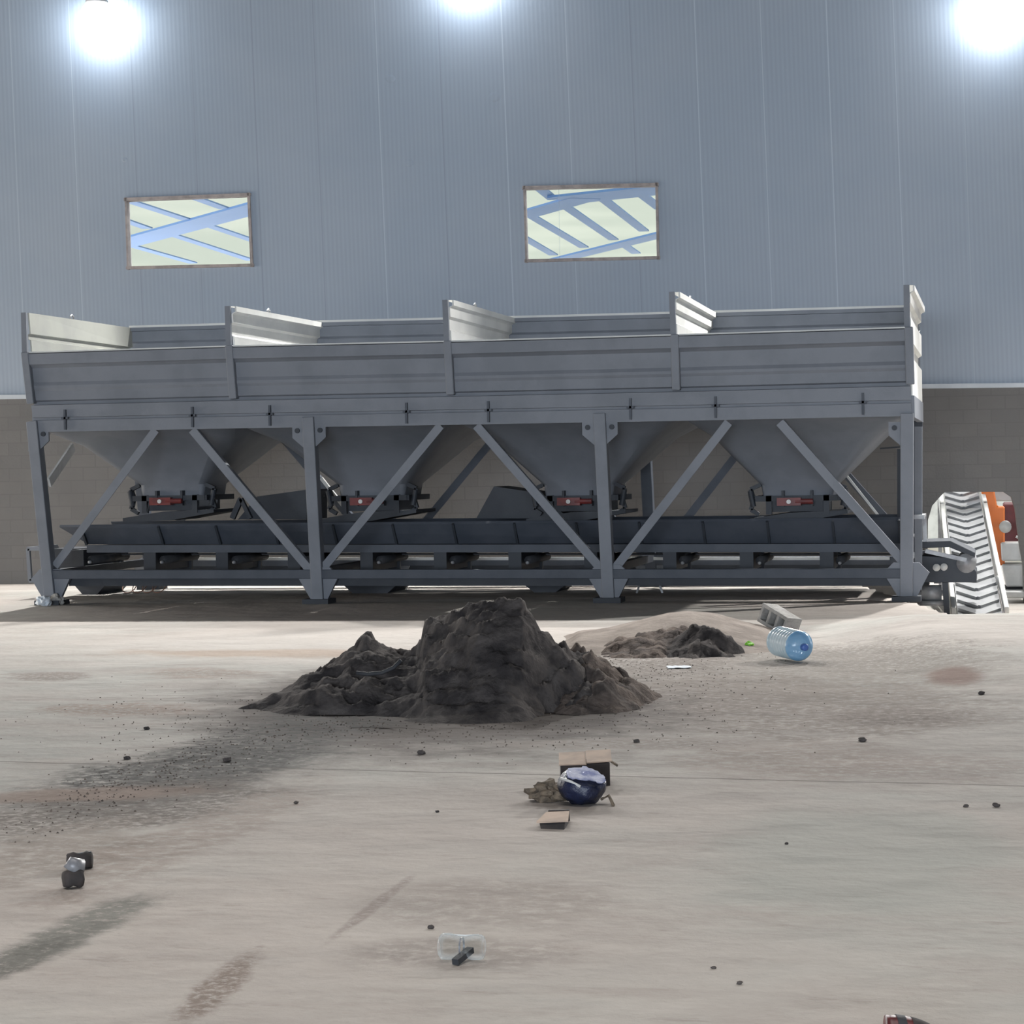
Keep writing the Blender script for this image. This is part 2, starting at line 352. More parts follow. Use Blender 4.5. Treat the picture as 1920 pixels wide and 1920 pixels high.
# ------------------------------------------------------------------ structure: floor, walls, ceiling
mb = MB(); xs = []; ys = []
x = -26.0
while x < 26.01: xs.append(x); x += .125 if -4 < x < 5 else (.25 if -9 < x < 10 else 1.0)
y = -30.8
while y < 90: ys.append(y); y += .25 if 3 < y < 34 else 1.5
mb.v = [Vector((a, b, gz(a, b))) for b in ys for a in xs]; nx = len(xs)
mb.f = [(j*nx+i, j*nx+i+1, (j+1)*nx+i+1, (j+1)*nx+i) for j in range(len(ys)-1) for i in range(nx-1)]
me = mb.mesh('floor', Vector((0, 0, 0)), [M['floor']], True)
fl = bpy.data.objects.new('floor', me); COL.objects.link(fl); fl['kind'] = 'structure'
def plate(name, outer, holes, m_, off, th):
    bm = bmesh.new(); es = []
    for loop in [outer]+holes:
        vs = [bm.verts.new(wp(s, z, off)) for s, z in loop]
        es += [bm.edges.new((vs[i], vs[(i+1) % len(vs)])) for i in range(len(vs))]
    bmesh.ops.triangle_fill(bm, use_beauty=True, use_dissolve=False, edges=es)
    r = bmesh.ops.extrude_face_region(bm, geom=bm.faces[:])
    bmesh.ops.translate(bm, verts=[g for g in r['geom'] if isinstance(g, bmesh.types.BMVert)], vec=WN*th)
    bmesh.ops.recalc_face_normals(bm, faces=bm.faces)
    org = WP.copy(); bmesh.ops.translate(bm, verts=bm.verts, vec=-org)
    me = bpy.data.meshes.new(name); bm.to_mesh(me); bm.free(); me.materials.append(m_)
    o = bpy.data.objects.new(name, me); COL.objects.link(o); o.location = org; o['kind'] = 'structure'; return o
L0 = wc(onW(25, 744)); L1 = wc(onW(1825, 723))
lz = lambda s: L0[1] + (L1[1]-L0[1])*(s-L0[0])/(L1[0]-L0[0])
win1 = [wc(onW(*p)) for p in ((236, 374), (466, 365), (472, 497), (240, 502))]
win2 = [wc(onW(*p)) for p in ((983, 352), (1231, 346), (1234, 483), (987, 489))]
hole = [wc(onW(*p)) for p in ((1737, 1120), (1740, 975), (1748, 948), (1762, 932), (1772, 922), (1882, 922), (1897, 932), (1904, 955), (1912, 1020), (1919, 1060), (1921, 1120))]
hb = [(hole[0][0], -.8)] + hole[1:-1] + [(hole[-1][0], -.8)]
SL, SR = -19, 27
lower = [(SL, -.8)] + hb + [(SR, -.8), (SR, lz(SR)), (SL, lz(SL))]
plate('wall_back', lower, [], M['masonry'], 0, .2)
up_ = plate('wall_back_cladding', [(SL, lz(SL)), (SR, lz(SR)), (SR, 12), (SL, 12)], [win1[::-1], win2[::-1]], M['clad'], .04, .09)
up_.name = 'wall_back_upper'
mb = MB(); mb.hexa([wp(SL, lz(SL)-.035, -.03), wp(SR, lz(SR)-.035, -.03), wp(SR, lz(SR)-.035, .04), wp(SL, lz(SL)-.035, .04)],
                   [wp(SL, lz(SL)+.03, -.03), wp(SR, lz(SR)+.03, -.03), wp(SR, lz(SR)+.03, .04), wp(SL, lz(SL)+.03, .04)])
structure('trim_1', mb, M['ledge'])
for k, wv in enumerate((win1, win2)):
    w_ = thing('window_%d' % (k+1), None, None, wp(wv[3][0], wv[3][1], 0), kind='structure')
    cx = sum(p[0] for p in wv)/4; cz = sum(p[1] for p in wv)/4
    for a, b, t_ in ((0, 1, .05), (1, 2, .038), (2, 3, .045), (3, 0, .03)):
        mb = MB(); P, Q = wv[a], wv[b]; d = Vector((Q[0]-P[0], 0, Q[1]-P[1])).normalized()
        mb.beam(wp(P[0]-d.x*.03, P[1]-d.z*.03, .06), wp(Q[0]+d.x*.03, Q[1]+d.z*.03, .06), t_, .15, WN)
        part('frame_strip', mb, M['trim'], w_)
    mb = MB(); mb.prism([wp(p[0], p[1], .10) for p in wv], WN*.006); part('pane', mb, M['glass'], w_)
    if k == 1:
        mb = MB(); a = wc(onW(1046, 349)); b = wc(onW(1048, 487)); mb.beam(wp(a[0], a[1], .11), wp(b[0], b[1], .11), .008, .01, WN)
        part('pane_joint', mb, M['glass'], w_)
# shallow dents pressed into the cladding
def dent(u, v, r):
    mb = MB(); c_ = wc(onW(u, v)); n = 14; vs = [wp(c_[0], c_[1], .0385)]; fs = []
    for q, (rr, dd) in enumerate(((.45, .030), (.75, .035), (1.0, .0405))):
        for i in range(n):
            t = 2*math.pi*i/n; vs.append(wp(c_[0]+r*rr*math.cos(t), c_[1]+r*.8*rr*math.sin(t), dd))
    for i in range(n): fs.append((0, 1+i, 1+(i+1) % n))
    for q in range(2):
        for i in range(n): fs.append((1+q*n+i, 1+(q+1)*n+i, 1+(q+1)*n+(i+1) % n, 1+q*n+(i+1) % n))
    mb.add(vs, fs); return mb
for (u, v, r, lb) in ((926, 181, .10, 'small dent in grey wall panel right of the pale seam, near the middle lamp'), (731, 147, .08, 'small dent in grey wall panel nearest the pale vertical seam'),
                   (766, 305, .075, 'small low dent in grey wall panel between the two windows'), (232, 299, .05, 'tiny dent in grey wall panel above the left window')):
    tagit(solo('wall_dent', dent(u, v, r), M['clad'], lb, 'dent', smooth=True), None, None)
bx = MB(); bx.box((0, .3, 10.75), (54, 62.6, .2)); structure('ceiling', bx, M['plain'])
bx = MB(); bx.box((-25, -2, 5), (.2, 60, 12)); structure('wall_left', bx, M['plain'])
bx = MB(); bx.box((25, .3, 5), (.2, 62.6, 12)); structure('wall_right', bx, M['plain'])
bx = MB(); bx.box((0, -31, 5), (52, .2, 12)); structure('wall_front', bx, M['plain'])

# ------------------------------------------------------------------ lamps on the back wall
def wall_lamp(u, v, label, vis=True, pos=None, e=5200):
    c_ = onW(u, v, -.36) if pos is None else pos
    t = thing('flood_lamp', label, 'lamp', c_, 'flood lamps along the cladding')
    mb = MB(); n = 20; rows = 10; vs = []; fs = []
    for j in range(rows+1):
        a = -math.pi/2+math.pi*.80*j/rows
        for i in range(n): b = 2*math.pi*i/n; vs.append(c_+Vector((.27*math.cos(a)*math.cos(b), .27*math.cos(a)*math.sin(b), .27*math.sin(a))))
    for j in range(rows):
        for i in range(n): fs.append((j*n+i, j*n+(i+1) % n, (j+1)*n+(i+1) % n, (j+1)*n+i))
    mb.add(vs, fs); part('lamp_globe', mb, M['lamp'], t, True)
    mb = MB(); mb.tube([c_+Vector((0, 0, .20)), c_+Vector((0, 0, .27)), c_+Vector((0, 0, .30)), c_+Vector((0, 0, .38))], [.18, .17, .08, .06], 20)
    part('housing', mb, M['white_metal'], t, True)
    mb = MB(); mb.tube([c_+Vector((0, 0, .36)), c_+Vector((0, 0, .36))+WN*.39], .025, 10); part('wall_arm', mb, M['steel'], t)
    l = bpy.data.lights.new('flood_beam', 'SPOT'); l.energy = e; l.spot_size = R_(106); l.spot_blend = .3; l.shadow_soft_size = .12; l.color = (1, .985, .96)
    o = bpy.data.objects.new('flood_beam', l); COL.objects.link(o); o.location = c_+Vector((0, 0, -.33))-WN*.10
    o.rotation_euler = Vector((-WN.x*1.05, -WN.y*1.05, -1)).to_track_quat('-Z', 'Y').to_euler()
    return t
LAMP_E = 5200
wall_lamp(182, 35, 'glowing flood lamp on the wall above the left window', e=LAMP_E)
wall_lamp(872, -58, 'glowing flood lamp at the top edge between the two windows', e=LAMP_E)
wall_lamp(1868, 12, 'glowing flood lamp on the wall at the far top right', e=LAMP_E)
for s_ in (-7.5, 21.0):  # two added beams outside the view, with no lamp bodies
    l = bpy.data.lights.new('flood_beam', 'SPOT'); l.energy = LAMP_E*(1.5 if s_ > 0 else .8); l.spot_size = R_(106); l.spot_blend = .3; l.shadow_soft_size = .12; l.color = (1, .985, .96)
    o = bpy.data.objects.new('flood_beam', l); COL.objects.link(o); o.location = wp(s_, 8.0, -.7)
    o.rotation_euler = Vector((-WN.x*1.05, -WN.y*1.05, -1)).to_track_quat('-Z', 'Y').to_euler()

# ------------------------------------------------------------------ next hall's roof seen through the windows
ZR = 8.6
def onR(u, v): return onZ(u, v, ZR)
t = thing('neighbouring_hall_roof', 'pale translucent roof with blue steel rafters seen through the windows', 'roof', (0, 55, ZR))
mb = MB(); mb.box((-4, 68, ZR+.35), (90, 46, .04)); part('roof_sheeting', mb, M['roofsheet'], t)
RB = [0]
def roofbar(p, q, w, name, d, ext=.25):
    RB[0] += 1; a, b = onR(*p), onR(*q); a.z += RB[0]*.006; b.z += RB[0]*.006; e = (b-a)*ext; mb = MB(); mb.beam(a-e, b+e, w, d, Vector((0, 0, 1))); return part(name, mb, M['blue_steel'], t)
roofbar((232, 457), (470, 392), 1.1, 'rafter', .06, .35)
roofbar((975, 406), (1098, 371), .85, 'rafter', .06, .0)
roofbar((1098, 371), (1240, 356), 1.5, 'rafter', .06, .3)
roofbar((1065, 484), (1240, 441), .7, 'rafter', .06, .3)
for p, q in (((240, 378), (345, 412)), ((362, 372), (418, 392)), ((232, 415), (275, 430)), ((395, 427), (475, 454)), ((322, 443), (465, 489)), ((250, 465), (358, 495)),
             ((1005, 352), (1036, 377)), ((1000, 412), (1092, 466)), ((1066, 396), (1148, 452)), ((1130, 378), (1205, 436)), ((1203, 371), (1236, 396)), ((980, 450), (1036, 482)), ((1170, 465), (1192, 480))):
    roofbar(p, q, .30, 'purlin', .04, .04)

# ------------------------------------------------------------------ aggregate batcher
B = thing('aggregate_batcher', 'long grey four-bin aggregate batcher on truss legs standing before the back wall', 'batcher', onY(960, 1125, YF+WD/2)*1.0)
B.location.z = 0; ORG[B.name].z = 0
top_px = [(50, 663), (432, 651), (841, 642), (1266, 630), (1704, 616)]
bot_px = [(64, 787), (442, 779), (848, 772), (1270, 764), (1708, 754)]
cor_px = [(48, 586), (430, 574), (838, 562), (1263, 547), (1703, 534)]
rear_px = [(245, 615), (597, 605), (957, 597), (1334, 587), (1724, 576)]
A = [onY(*p, YF) for p in top_px]; Bt = [onY(*p, YF) for p in bot_px]; Cn = [onY(*p, YF) for p in cor_px]; Rr = [onY(*p, YR) for p in rear_px]
prof = [(0, .05), (0, -.02), (.012, -.06), (.17, -.06), (.185, -.035), (.225, .01), (.44, .01), (.49, -.004), (.53, -.004), (.57, .01), (.71, .01), (.73, .045), (.775, .045), (.785, -.04), (.97, -.04), (.975, .0), (1.01, .0), (1.015, -.035), (1.19, -.035)]
def prow(i, inset):
    a, b = A[i], Bt[i]; ax = (A[min(i+1, 4)]-A[max(i-1, 0)]).normalized()
    return [a+(b-a)*t_+Vector((0, dy, 0))+ax*inset for t_, dy in prof]
for i in range(4):
    mb = MB(); mb.strip(prow(i, .0), prow(i+1, -.0), (0, .02, 0)); part('front_panel', mb, M['paint'], B)
for i in range(5):                                   # upright box ribs over the panel joints
    a = A[i]+(Bt[i]-A[i])*-.02; b = A[i]+(Bt[i]-A[i])*.76
    mb = MB(); a2 = a+Vector((0, -.02, 0)); b2 = b+Vector((0, -.02, 0)); mb.beam(a2, b2, .10, .10); part('upright_rib', mb, M['paint'], B, bev=.008)
for i in range(4):                                   # small bolted clips on the lower rail
    for fr_ in (.17, .80):
        p = (A[i]+(A[i+1]-A[i])*fr_); q = (Bt[i]+(Bt[i+1]-Bt[i])*fr_); c_ = p+(q-p)*.93+Vector((0, -.07, 0))
        mb = MB(); mb.box(c_+Vector((0, 0, -.07)), (.028, .035, .26)); mb.box(c_+Vector((0, 0, -.05)), (.09, .035, .03)); part('clip', mb, M['paint_shaded'], B)
# dividers
for i in range(5):
    f1, f2 = Cn[i], Bt[i]; g1 = Rr[i]; g2 = Vector((g1.x, g1.y, f2.z))
    prf = [(0, .05), (0, -.05), (.05, -.05), (.06, -.015), (.075, 0), (.15, 0), (.17, .045), (.26, .045), (.28, 0), (.48, 0), (.50, .045), (.60, .045), (.62, 0), (1.0, 0)]
    if i in (0,): prf = [(0, .04), (0, 0), (.20, 0), (.21, .035), (.25, .035), (.26, 0), (.55, 0), (.56, .035), (.60, .035), (.61, 0), (1, 0)]
    PA = [f1+(f2-f1)*t_*.985+Vector((-dx+.02, .06, 0)) for t_, dx in prf]
    PB = [g1+(g2-g1)*t_+Vector((-dx+.02, 0, 0)) for t_, dx in prf]
    mb = MB(); mb.strip(PA, PB, (-.02, 0, 0)); dv = part('divider_plate', mb, M['liner'] if i else M['liner_dimmed'], B)
    mb = MB(); mb.beam(f1+Vector((-.02, 0, -.0)), A[i]+Vector((-.02, 0, 0)), .07, .05); part('divider_post', mb, M['paint'], B)
    mb = MB(); c_ = f1+(g1-f1)*.4; mb.tube([c_+Vector((0, 0, 0)), c_+Vector((0, 0, .035)), c_+Vector((0, .05, .06)), c_+Vector((0, .10, .035)), c_+Vector((0, .10, 0))], .012, 6)
    part('lifting_eye', mb, M['steel'], B)
for i in range(4):
    a, b = Rr[i], Rr[i+1]
    prf = [(0, -.03), (.0, -.05), (.05, -.05), (.055, 0), (.20, 0), (.23, .04), (.30, .04), (.33, 0), (1.35, 0)]
    mb = MB(); mb.strip([a+Vector((0, dy, -z_)) for z_, dy in prf], [b+Vector((0, dy, -z_)) for z_, dy in prf], (0, .02, 0)); part('rear_panel', mb, M['paint'], B)
    mb = MB(); mb.beam(a+Vector((0, -.03, .015)), b+Vector((0, -.03, .015)), .03, .05); part('rim_bar', mb, M['liner'], B)
    mb = MB(); a, b = A[i], A[i+1]; mb.beam(a+Vector((.05, 0, .012)), b+Vector((-.05, 0, .012)), .018, .07); part('rim_bar', mb, M['liner'], B)
# lower ring beams at the rear and ends
for dz in (0,):
    mb = MB(); a, b = Bt[0]+Vector((0, WD, -.05)), Bt[4]+Vector((0, WD, -.05)); mb.beam(a, b, .32, .08); part('rear_beam', mb, M['paint'], B)
for i in (0, 4):
    a = Bt[i]+Vector((0, .03, -.05)); mb = MB(); mb.beam(a, a+Vector((0, WD-.05, 0)), .26, .08, Vector((1, 0, 0))); part('end_beam', mb, M['paint'], B)
# truss: posts and diagonals, front then rear
post_px = [((63, 790), (97, 1122), .145), ((580, 782), (598, 1118), .150), ((1125, 775), (1142, 1118), .150), ((1701, 775), (1700, 1140), .150)]
diag_px = [((103, 1062), (292, 806)), ((360, 806), (578, 1066)), ((602, 1070), (826, 798)), ((893, 798), (1128, 1068)), ((1150, 1070), (1366, 792)), ((1462, 792), (1692, 1052))]
for rear in (0, 1):
    dY = Vector((0, WD*rear, 0)); tag_ = 'rear_' if rear else ''
    for (p, q, w_) in post_px:
        a, b = onY(*p, YF)+dY, onY(*q, YF)+dY; b = a+(b-a)*((a.z-.045)/(a.z-b.z)) if b.z < .2 else b
        mb = MB(); mb.beam(a, b, w_, .16)
        po = part(tag_+'post', mb, M['paint'] if not rear else M['paint_shaded'], B, bev=.006)
        mb = MB(); mb.box(Vector((b.x, b.y, .03)), (.34, .34, .06)); part('foot_plate', mb, M['paint_dark'], po)
        mb = MB(); k = Vector((0, -.03, 0)); c1, c2 = Vector((b.x, b.y, .34)), Vector((b.x, b.y, .05))
        mb.prism([c1+Vector((-.27, 0, 0))+k, c2+Vector((-.10, 0, 0))+k, c2+Vector((.12, 0, 0))+k, c1+Vector((.27, 0, 0))+k, c1+Vector((.15, 0, .12))+k, c1+Vector((-.15, 0, .12))+k], (0, .06, 0)); part('gusset_plate', mb, M['paint'], po)
        if not rear:
            gL, gR = (.07 if p[0] < 100 else .22), (.07 if p[0] > 1600 else .22)
            mb = MB(); c_ = a+Vector((0, -.03, -.12)); mb.prism([c_+Vector(v_) for v_ in ((-gL, 0, .02), (gR, 0, .02), (gR, 0, -.14), (.07, 0, -.27), (-.07, 0, -.27), (-gL, 0, -.14))], (0, .03, 0)); part('top_gusset', mb, M['paint'], po)
            for sx in (-1, 1):
                if (gL, gR)[sx > 0] < .1: continue
                mb = MB(); cc = a+Vector((.15*sx, -.04, -.17)); mb.tube([cc+Vector((0, -.015, 0)), cc+Vector((0, .01, 0))], .032, 12); part('bolt_hole_washer', mb, M['paint_dark'], po)
    for (p, q) in diag_px:
        a, b = onY(*p, YF)+dY, onY(*q, YF)+dY
        up = Vector((0, 1, 0)); mb = MB(); mb.beam(a, b, .105, .012)
        s_ = (b-a).cross(up).normalized(); s_ = s_ if s_.z > 0 else -s_
        mb.beam(a+s_*.048+Vector((0, .045, 0)), b+s_*.048+Vector((0, .045, 0)), .012, .09)
        part(tag_+'diagonal_brace', mb, M['paint'] if not rear else M['paint_shaded'], B)
    a, b = onY(90, 1077, YF)+dY, onY(1705, 1075, YF)+dY
    mb = MB(); mb.beam(a, b, .115, .12); part(tag_+'lower_chord', mb, M['paint_shaded'], B, bev=.006)
    a, b = onY(125, 1092, YF)+dY+Vector((0, .12, 0)), onY(1690, 1091, YF)+dY+Vector((0, .12, 0))
    mb = MB(); mb.beam(a, b, .10, .10); part(tag_+'sill_beam', mb, M['paint_dark'], B)
for (p, q, w_) in post_px:                             # cross ties between front and rear feet
    a = onY(*q, YF); mb = MB(); mb.beam(Vector((a.x, YF+.05, .40)), Vector((a.x, YR-.05, .40)), .1, .1, Vector((1, 0, 0))); part('cross_tie', mb, M['paint_dark'], B)
mb = MB(); mb.beam(onY(92, 905, YF+.12), onY(137, 838, YF+1.0), .13, .03, Vector((1, 0, 0))); part('end_brace', mb, M['white_metal'], B, label='pale end brace')
mb = MB(); a, b = onY(602, 896, YF+WD-.1), onY(646, 952, YF+WD-.1); mb.beam(a, b, .045, .05); part('lamplit_strip', mb, M['white_metal'], B)  # white strip standing in for lamplight on the rear diagonal
mb = MB(); a, b = onY(1586, 890, YF+WD-.1), onY(1648, 968, YF+WD-.1); mb.beam(a, b, .03, .04); part('lamplit_strip', mb, M['white_metal'], B)  # second white strip, lamplight on the rear diagonal put into colour
# hoppers
out_px = [345, 715, 1097, 1502]
def rrect(cx, cy, hx, hy, z, r, n=5):
    o = []
    for sx, sy, a0 in ((1, 1, 0), (-1, 1, 90), (-1, -1, 180), (1, -1, 270)):
        for k in range(n):
            t = R_(a0+90*k/(n-1)); o.append(Vector((cx+sx*(hx-r)+r*math.cos(t), cy+sy*(hy-r)+r*math.sin(t), z)))
    return o
for i in range(4):
    zt = (Bt[i].z+Bt[i+1].z)/2-.02; xl = Bt[i].x+.03; xr = Bt[i+1].x-.03; cxt = (xl+xr)/2
    ob = onY(out_px[i], 908, YM); oc = onY(out_px[i], 930, YM)
    rings = [rrect(cxt, YM, (xr-xl)/2, WD/2-.03, zt, .05), rrect(cxt, YM, (xr-xl)/2-.03, WD/2-.06, zt-.12, .12),
             rrect((cxt*.62+ob.x*.38), YM, ((xr-xl)/2)*.68+.45*.30, (WD/2-.3)*.66+.15, zt-.32, .22),
             rrect(ob.x, YM, .47, .47, ob.z, .10), rrect(oc.x, YM, .44, .44, oc.z, .05)]
    mb = MB(); n = len(rings[0])
    for rg in rings: mb.v += rg
    mb.f = [(j*n+k, j*n+(k+1) % n, (j+1)*n+(k+1) % n, (j+1)*n+k) for j in range(len(rings)-1) for k in range(n)]
    hp = part('hopper', mb, M['paint'], B, True)
    es = hp.modifiers.new('e', 'EDGE_SPLIT'); es.split_angle = R_(40)
    x0 = oc.x; zz = oc.z; g = YM-.5
    mb = MB(); mb.box((x0, g, zz-.02), (1.0, .08, .07)); mb.box((x0, YM+.5, zz-.02), (1.0, .08, .07)); mb.box((x0-.5, YM, zz-.02), (.06, 1.06, .07)); mb.box((x0+.5, YM, zz-.02), (.06, 1.06, .07))
    for sx in (-1, 1): mb.box((x0+sx*.36, g, zz-.10), (.07, .08, .24)); mb.box((x0+sx*.18, g-.01, zz-.02), (.03, .1, .20))
    part('gate_frame', mb, M['paint_dark'], hp)
    mb = MB(); mb.box((x0, YM, zz-.12), (.72, .85, .14)); part('gate_box', mb, M['paint_dark'], hp)
    mb = MB(); mb.box((x0-.10, g-.07, zz-.06), (.30, .12, .10)); mb.tube([(x0-.02, g-.10, zz-.06), (x0+.20, g-.10, zz-.06)], .035, 10); ac = part('red_actuator', mb, M['red'], hp)
    mb = MB(); mb.tube([(x0-.10, g-.15, zz-.06), (x0-.10, g-.12, zz-.06)], .028, 12); part('pale_knob', mb, M['white_metal'], ac)
    for sx in (-1, 1):
        mb = MB(); pp = [(x0+sx*.47, g+.1, zz+.16), (x0+sx*.60, g+.1, zz+.10), (x0+sx*.56, g+.1, zz-.02), (x0+sx*.60, g+.1, zz-.16), (x0+sx*.5, g+.1, zz-.22)]
        for a, b in zip(pp, pp[1:]): mb.beam(a, b, .05, .06)
        mb.tube([(x0+sx*.6, g+.05, zz+.08), (x0+sx*.56, g+.05, zz-.12)], .035, 10)
        part('gate_lever', mb, M['paint_dark'], hp)
    mb = MB(); mb.prism([(x0-.68, g-.02, zz-.28), (x0-.1, g-.02, zz-.20), (x0+.62, g-.02, zz-.18), (x0+.62, g-.02, zz-.22), (x0+.0, g-.02, zz-.32), (x0-.68, g-.02, zz-.33)], (0, 1.0, 0)); part('feed_tray', mb, M['paint_dark'], hp)
# collecting belt under the hoppers
YC = YF+1.05; CW = 1.3
a0, a1 = onY(116, 984, YC), onY(1690, 970, YC); b0, b1 = onY(160, 1021, YC), onY(1690, 1019, YC)
mb = MB()
for k in (0, 1):
    yy = Vector((0, (CW+.3)*k, 0)); sg = 1-2*k
    mb.strip([a0+yy+Vector((0, -.06*sg, 0)), a0+yy+Vector((0, -.08*sg, -.03)), b0+yy+Vector((0, .10*sg, 0))], [a1+yy+Vector((0, -.06*sg, 0)), a1+yy+Vector((0, -.08*sg, -.03)), b1+yy+Vector((0, .10*sg, 0))], (0, .015*sg, 0))
tr_ = part('belt_trough', mb, M['paint_shaded'], B)
for k in range(14):
    t_ = (.055+k*.0725); p = a0+(a1-a0)*t_; q = b0+(b1-b0)*max(0, (t_-.03)/.97)
    if k == 0: p = a0+Vector((.32, 0, 0)); q = b0+Vector((.05, 0, 0))
    mb = MB(); mb.beam(p+Vector((0, -.09, -.03)), Vector((p.x+.01, q.y+.06, q.z)), .03, .05); part('trough_rib', mb, M['paint_dark'], tr_)
mb = MB(); c0, c1 = onY(165, 1029, YC), onY(1690, 1027, YC); mb.beam(c0, c1, .10, .08); part('belt_rail', mb, M['paint_shaded'], B)
mb = MB(); mb.beam(c0+Vector((0, CW, 0)), c1+Vector((0, CW, 0)), .10, .08); part('belt_rail', mb, M['paint_shaded'], B)
mb = MB(); mb.box(((a0.x+a1.x)/2+.3, YC+CW/2+.05, (b0.z+b1.z)/2+.02), (a1.x-a0.x-.3, CW-.1, .02)); be = part('belt', mb, M['black'], B)
mb = MB(); d0, d1 = onY(200, 1039, YC+CW*.8), onY(1690, 1039, YC+CW*.8); mb.beam(d0, d1, .02, .12); part('return_belt', mb, M['black'], B)
for k, u in enumerate((147, 282, 417, 552, 688, 826, 966, 1108, 1256, 1400, 1550)):
    p, q = onY(u, 1032, YC), onY(u, 1076, YC)
    mb = MB()
    for yy in (0, CW): mb.box((p.x, YC+yy, (p.z+q.z)/2), (.17, .06, p.z-q.z))
    mb.box((p.x, YC+CW/2, (p.z+q.z)/2+.02), (.10, CW, (p.z-q.z)*.92))
    st = part('idler_stand', mb, M['paint_dark'], B)
    mb = MB(); mb.tube([(p.x+.16, YC+.05, p.z-.13), (p.x+.16, YC+CW-.05, p.z-.13)], .055, 14); part('idler_roller', mb, M['black'], st, True)
    mb = MB(); mb.tube([(p.x+.16, YC-.02, p.z-.16), (p.x+.16, YC+.05, p.z-.16)], .022, 10); part('roller_hub', mb, M['steel'], st, True)
for u0_, u1_ in ((140, 196), (645, 742), (985, 1058)):
    mb = MB(); p, q = onY(u0_, 1098, YM+.4), onY(u1_, 1098, YM+.4); r = onY((u0_+u1_)/2, 1098, YM+.4).z
    mb.prism([p, q, Vector((q.x-.12, q.y, .0)), Vector((p.x+.12, p.y, .0))], (0, .9, 0)); part('centre_support', mb, M['paint_dark'], B)
for (ps) in (((446, 974), (482, 931), (575, 918), (575, 974)), ((893, 972), (926, 912), (995, 922), (1024, 938), (1068, 972))):
    mb = MB(); q = [onY(u, v, YC+.35) for u, v in ps]; mb.prism(q, (0, .9, 0)); part('belt_hood', mb, M['paint_dark'], B)
mb = MB(); mb.beam(onY(436, 972, YC+.3), onY(452, 935, YC+.3), .07, .06); mb.beam(onY(452, 935, YC+.3), onY(470, 972, YC+.3), .05, .06); part('scraper_bracket', mb, M['paint_dark'], B)
mb = MB(); mb.beam(onY(372, 1048, YR-.15), onY(1668, 1047, YR-.15), .04, .04); part('pale_strip', mb, M['white_metal'], B)  # pale bar added for the bright strip between the idler stands
# tail frame on the left
mb = MB(); c4 = [onY(u, v, YC+.2) for u, v in ((53, 1029), (92, 1029), (92, 1089), (57, 1089))]
for a, b in zip(c4, c4[1:]+c4[:1]): mb.beam(a, b, .05, .05)
mb.beam(c4[0]+Vector((0, .9, 0)), c4[3]+Vector((0, .9, 0)), .05, .05); mb.beam(c4[0], c4[0]+Vector((0, .9, 0)), .05, .05, Vector((1, 0, 0))); mb.beam(c4[3], c4[3]+Vector((0, .9, 0)), .05, .05, Vector((1, 0, 0)))
part('tail_frame', mb, M['paint'], B)
mb = MB(); p, q = onY(96, 1029, YC+.2), onY(150, 1029, YC+.2); mb.box(((p.x+q.x)/2, YC+.6, p.z-.15), (q.x-p.x, .8, .30)); part('tail_box', mb, M['paint_dark'], B)
# right end ladder-like leg with thin ribs
mb = MB(); a, b = onY(1722, 800, YF+.9), onY(1722, 1105, YF+.9); mb.beam(a, b, .09, .10); part('end_post', mb, M['paint'], B)
mb = MB(); a, b = onY(1686, 842, YF+2.4), onY(1686, 972, YF+2.4); mb.beam(a, b, .05, .06); mb.beam(onY(1650, 841, YF+2.4), onY(1688, 838, YF+2.4), .02, .05); part('end_bracket', mb, M['paint_dark'], B)
mb = MB(); mb.beam(onY(1716, 968, YC), onY(1735, 968, YC), .05, .8, Vector((0, 1, 0))); mb.beam(onY(1733, 968, YC), onY(1735, 1018, YC), .05, .05); part('end_guard', mb, M['steel'], B)
# drive head that overhangs the incline
def hp_(pts, y0, dep, m_, name, par):
    mb = MB(); mb.prism([onY(u, v, y0) for u, v in pts], (0, dep, 0)); return part(name, mb, m_, par, bev=.006)
hd = hp_([(1728, 1042), (1790, 1046), (1822, 1062), (1831, 1072), (1831, 1092), (1728, 1092)], YC, 1.0, M['paint_dark'], 'drive_head', B)
hp_([(1726, 1016), (1782, 1014), (1828, 1036), (1828, 1046), (1780, 1026), (1726, 1028)], YC-.03, 1.06, M['paint_dark'], 'head_cover', hd)
mb = MB(); p = onY(1812, 1056, YC); mb.tube([p+Vector((0, -.03, 0)), p+Vector((0, 1.0, 0))], .12, 20); part('head_drum', mb, M['steel'], hd, True)
for (u, v) in ((1756, 1064), (1770, 1063)): mb = MB(); p = onY(u, v, YC-.03); mb.tube([p, p+Vector((0, -.05, 0))], .045, 14); part('bearing', mb, M['white_metal'], hd, True)
mb = MB(); mb.beam(onY(1735, 1033, YC-.02), onY(1812, 1050, YC-.02), .05, .04); part('pale_side_bar', mb, M['steel'], hd)
mb = MB(); p = onY(1750, 1112, YC+.2); mb.tube([p+Vector((-.14, 0, 0)), p+Vector((.10, 0, 0))], .10, 18); mb.tube([p+Vector((-.30, 0, 0)), p+Vector((.16, 0, 0))], .035, 12); mb.box(p+Vector((0, 0, -.12)), (.34, .24, .06)); mb.beam(p+Vector((.05, 0, .12)), p+Vector((.05, 0, .25)), .08, .08, Vector((0, 1, 0)))
part('drive_motor', mb, M['steel'], hd, True)
for dy in (.1, .9): mb = MB(); a = onY(1772, 1092, YC+dy); mb.beam(a, Vector((a.x+.03, a.y, gz(a.x+.03, a.y))), .07, .07); part('head_leg', mb, M['paint_dark'], hd)

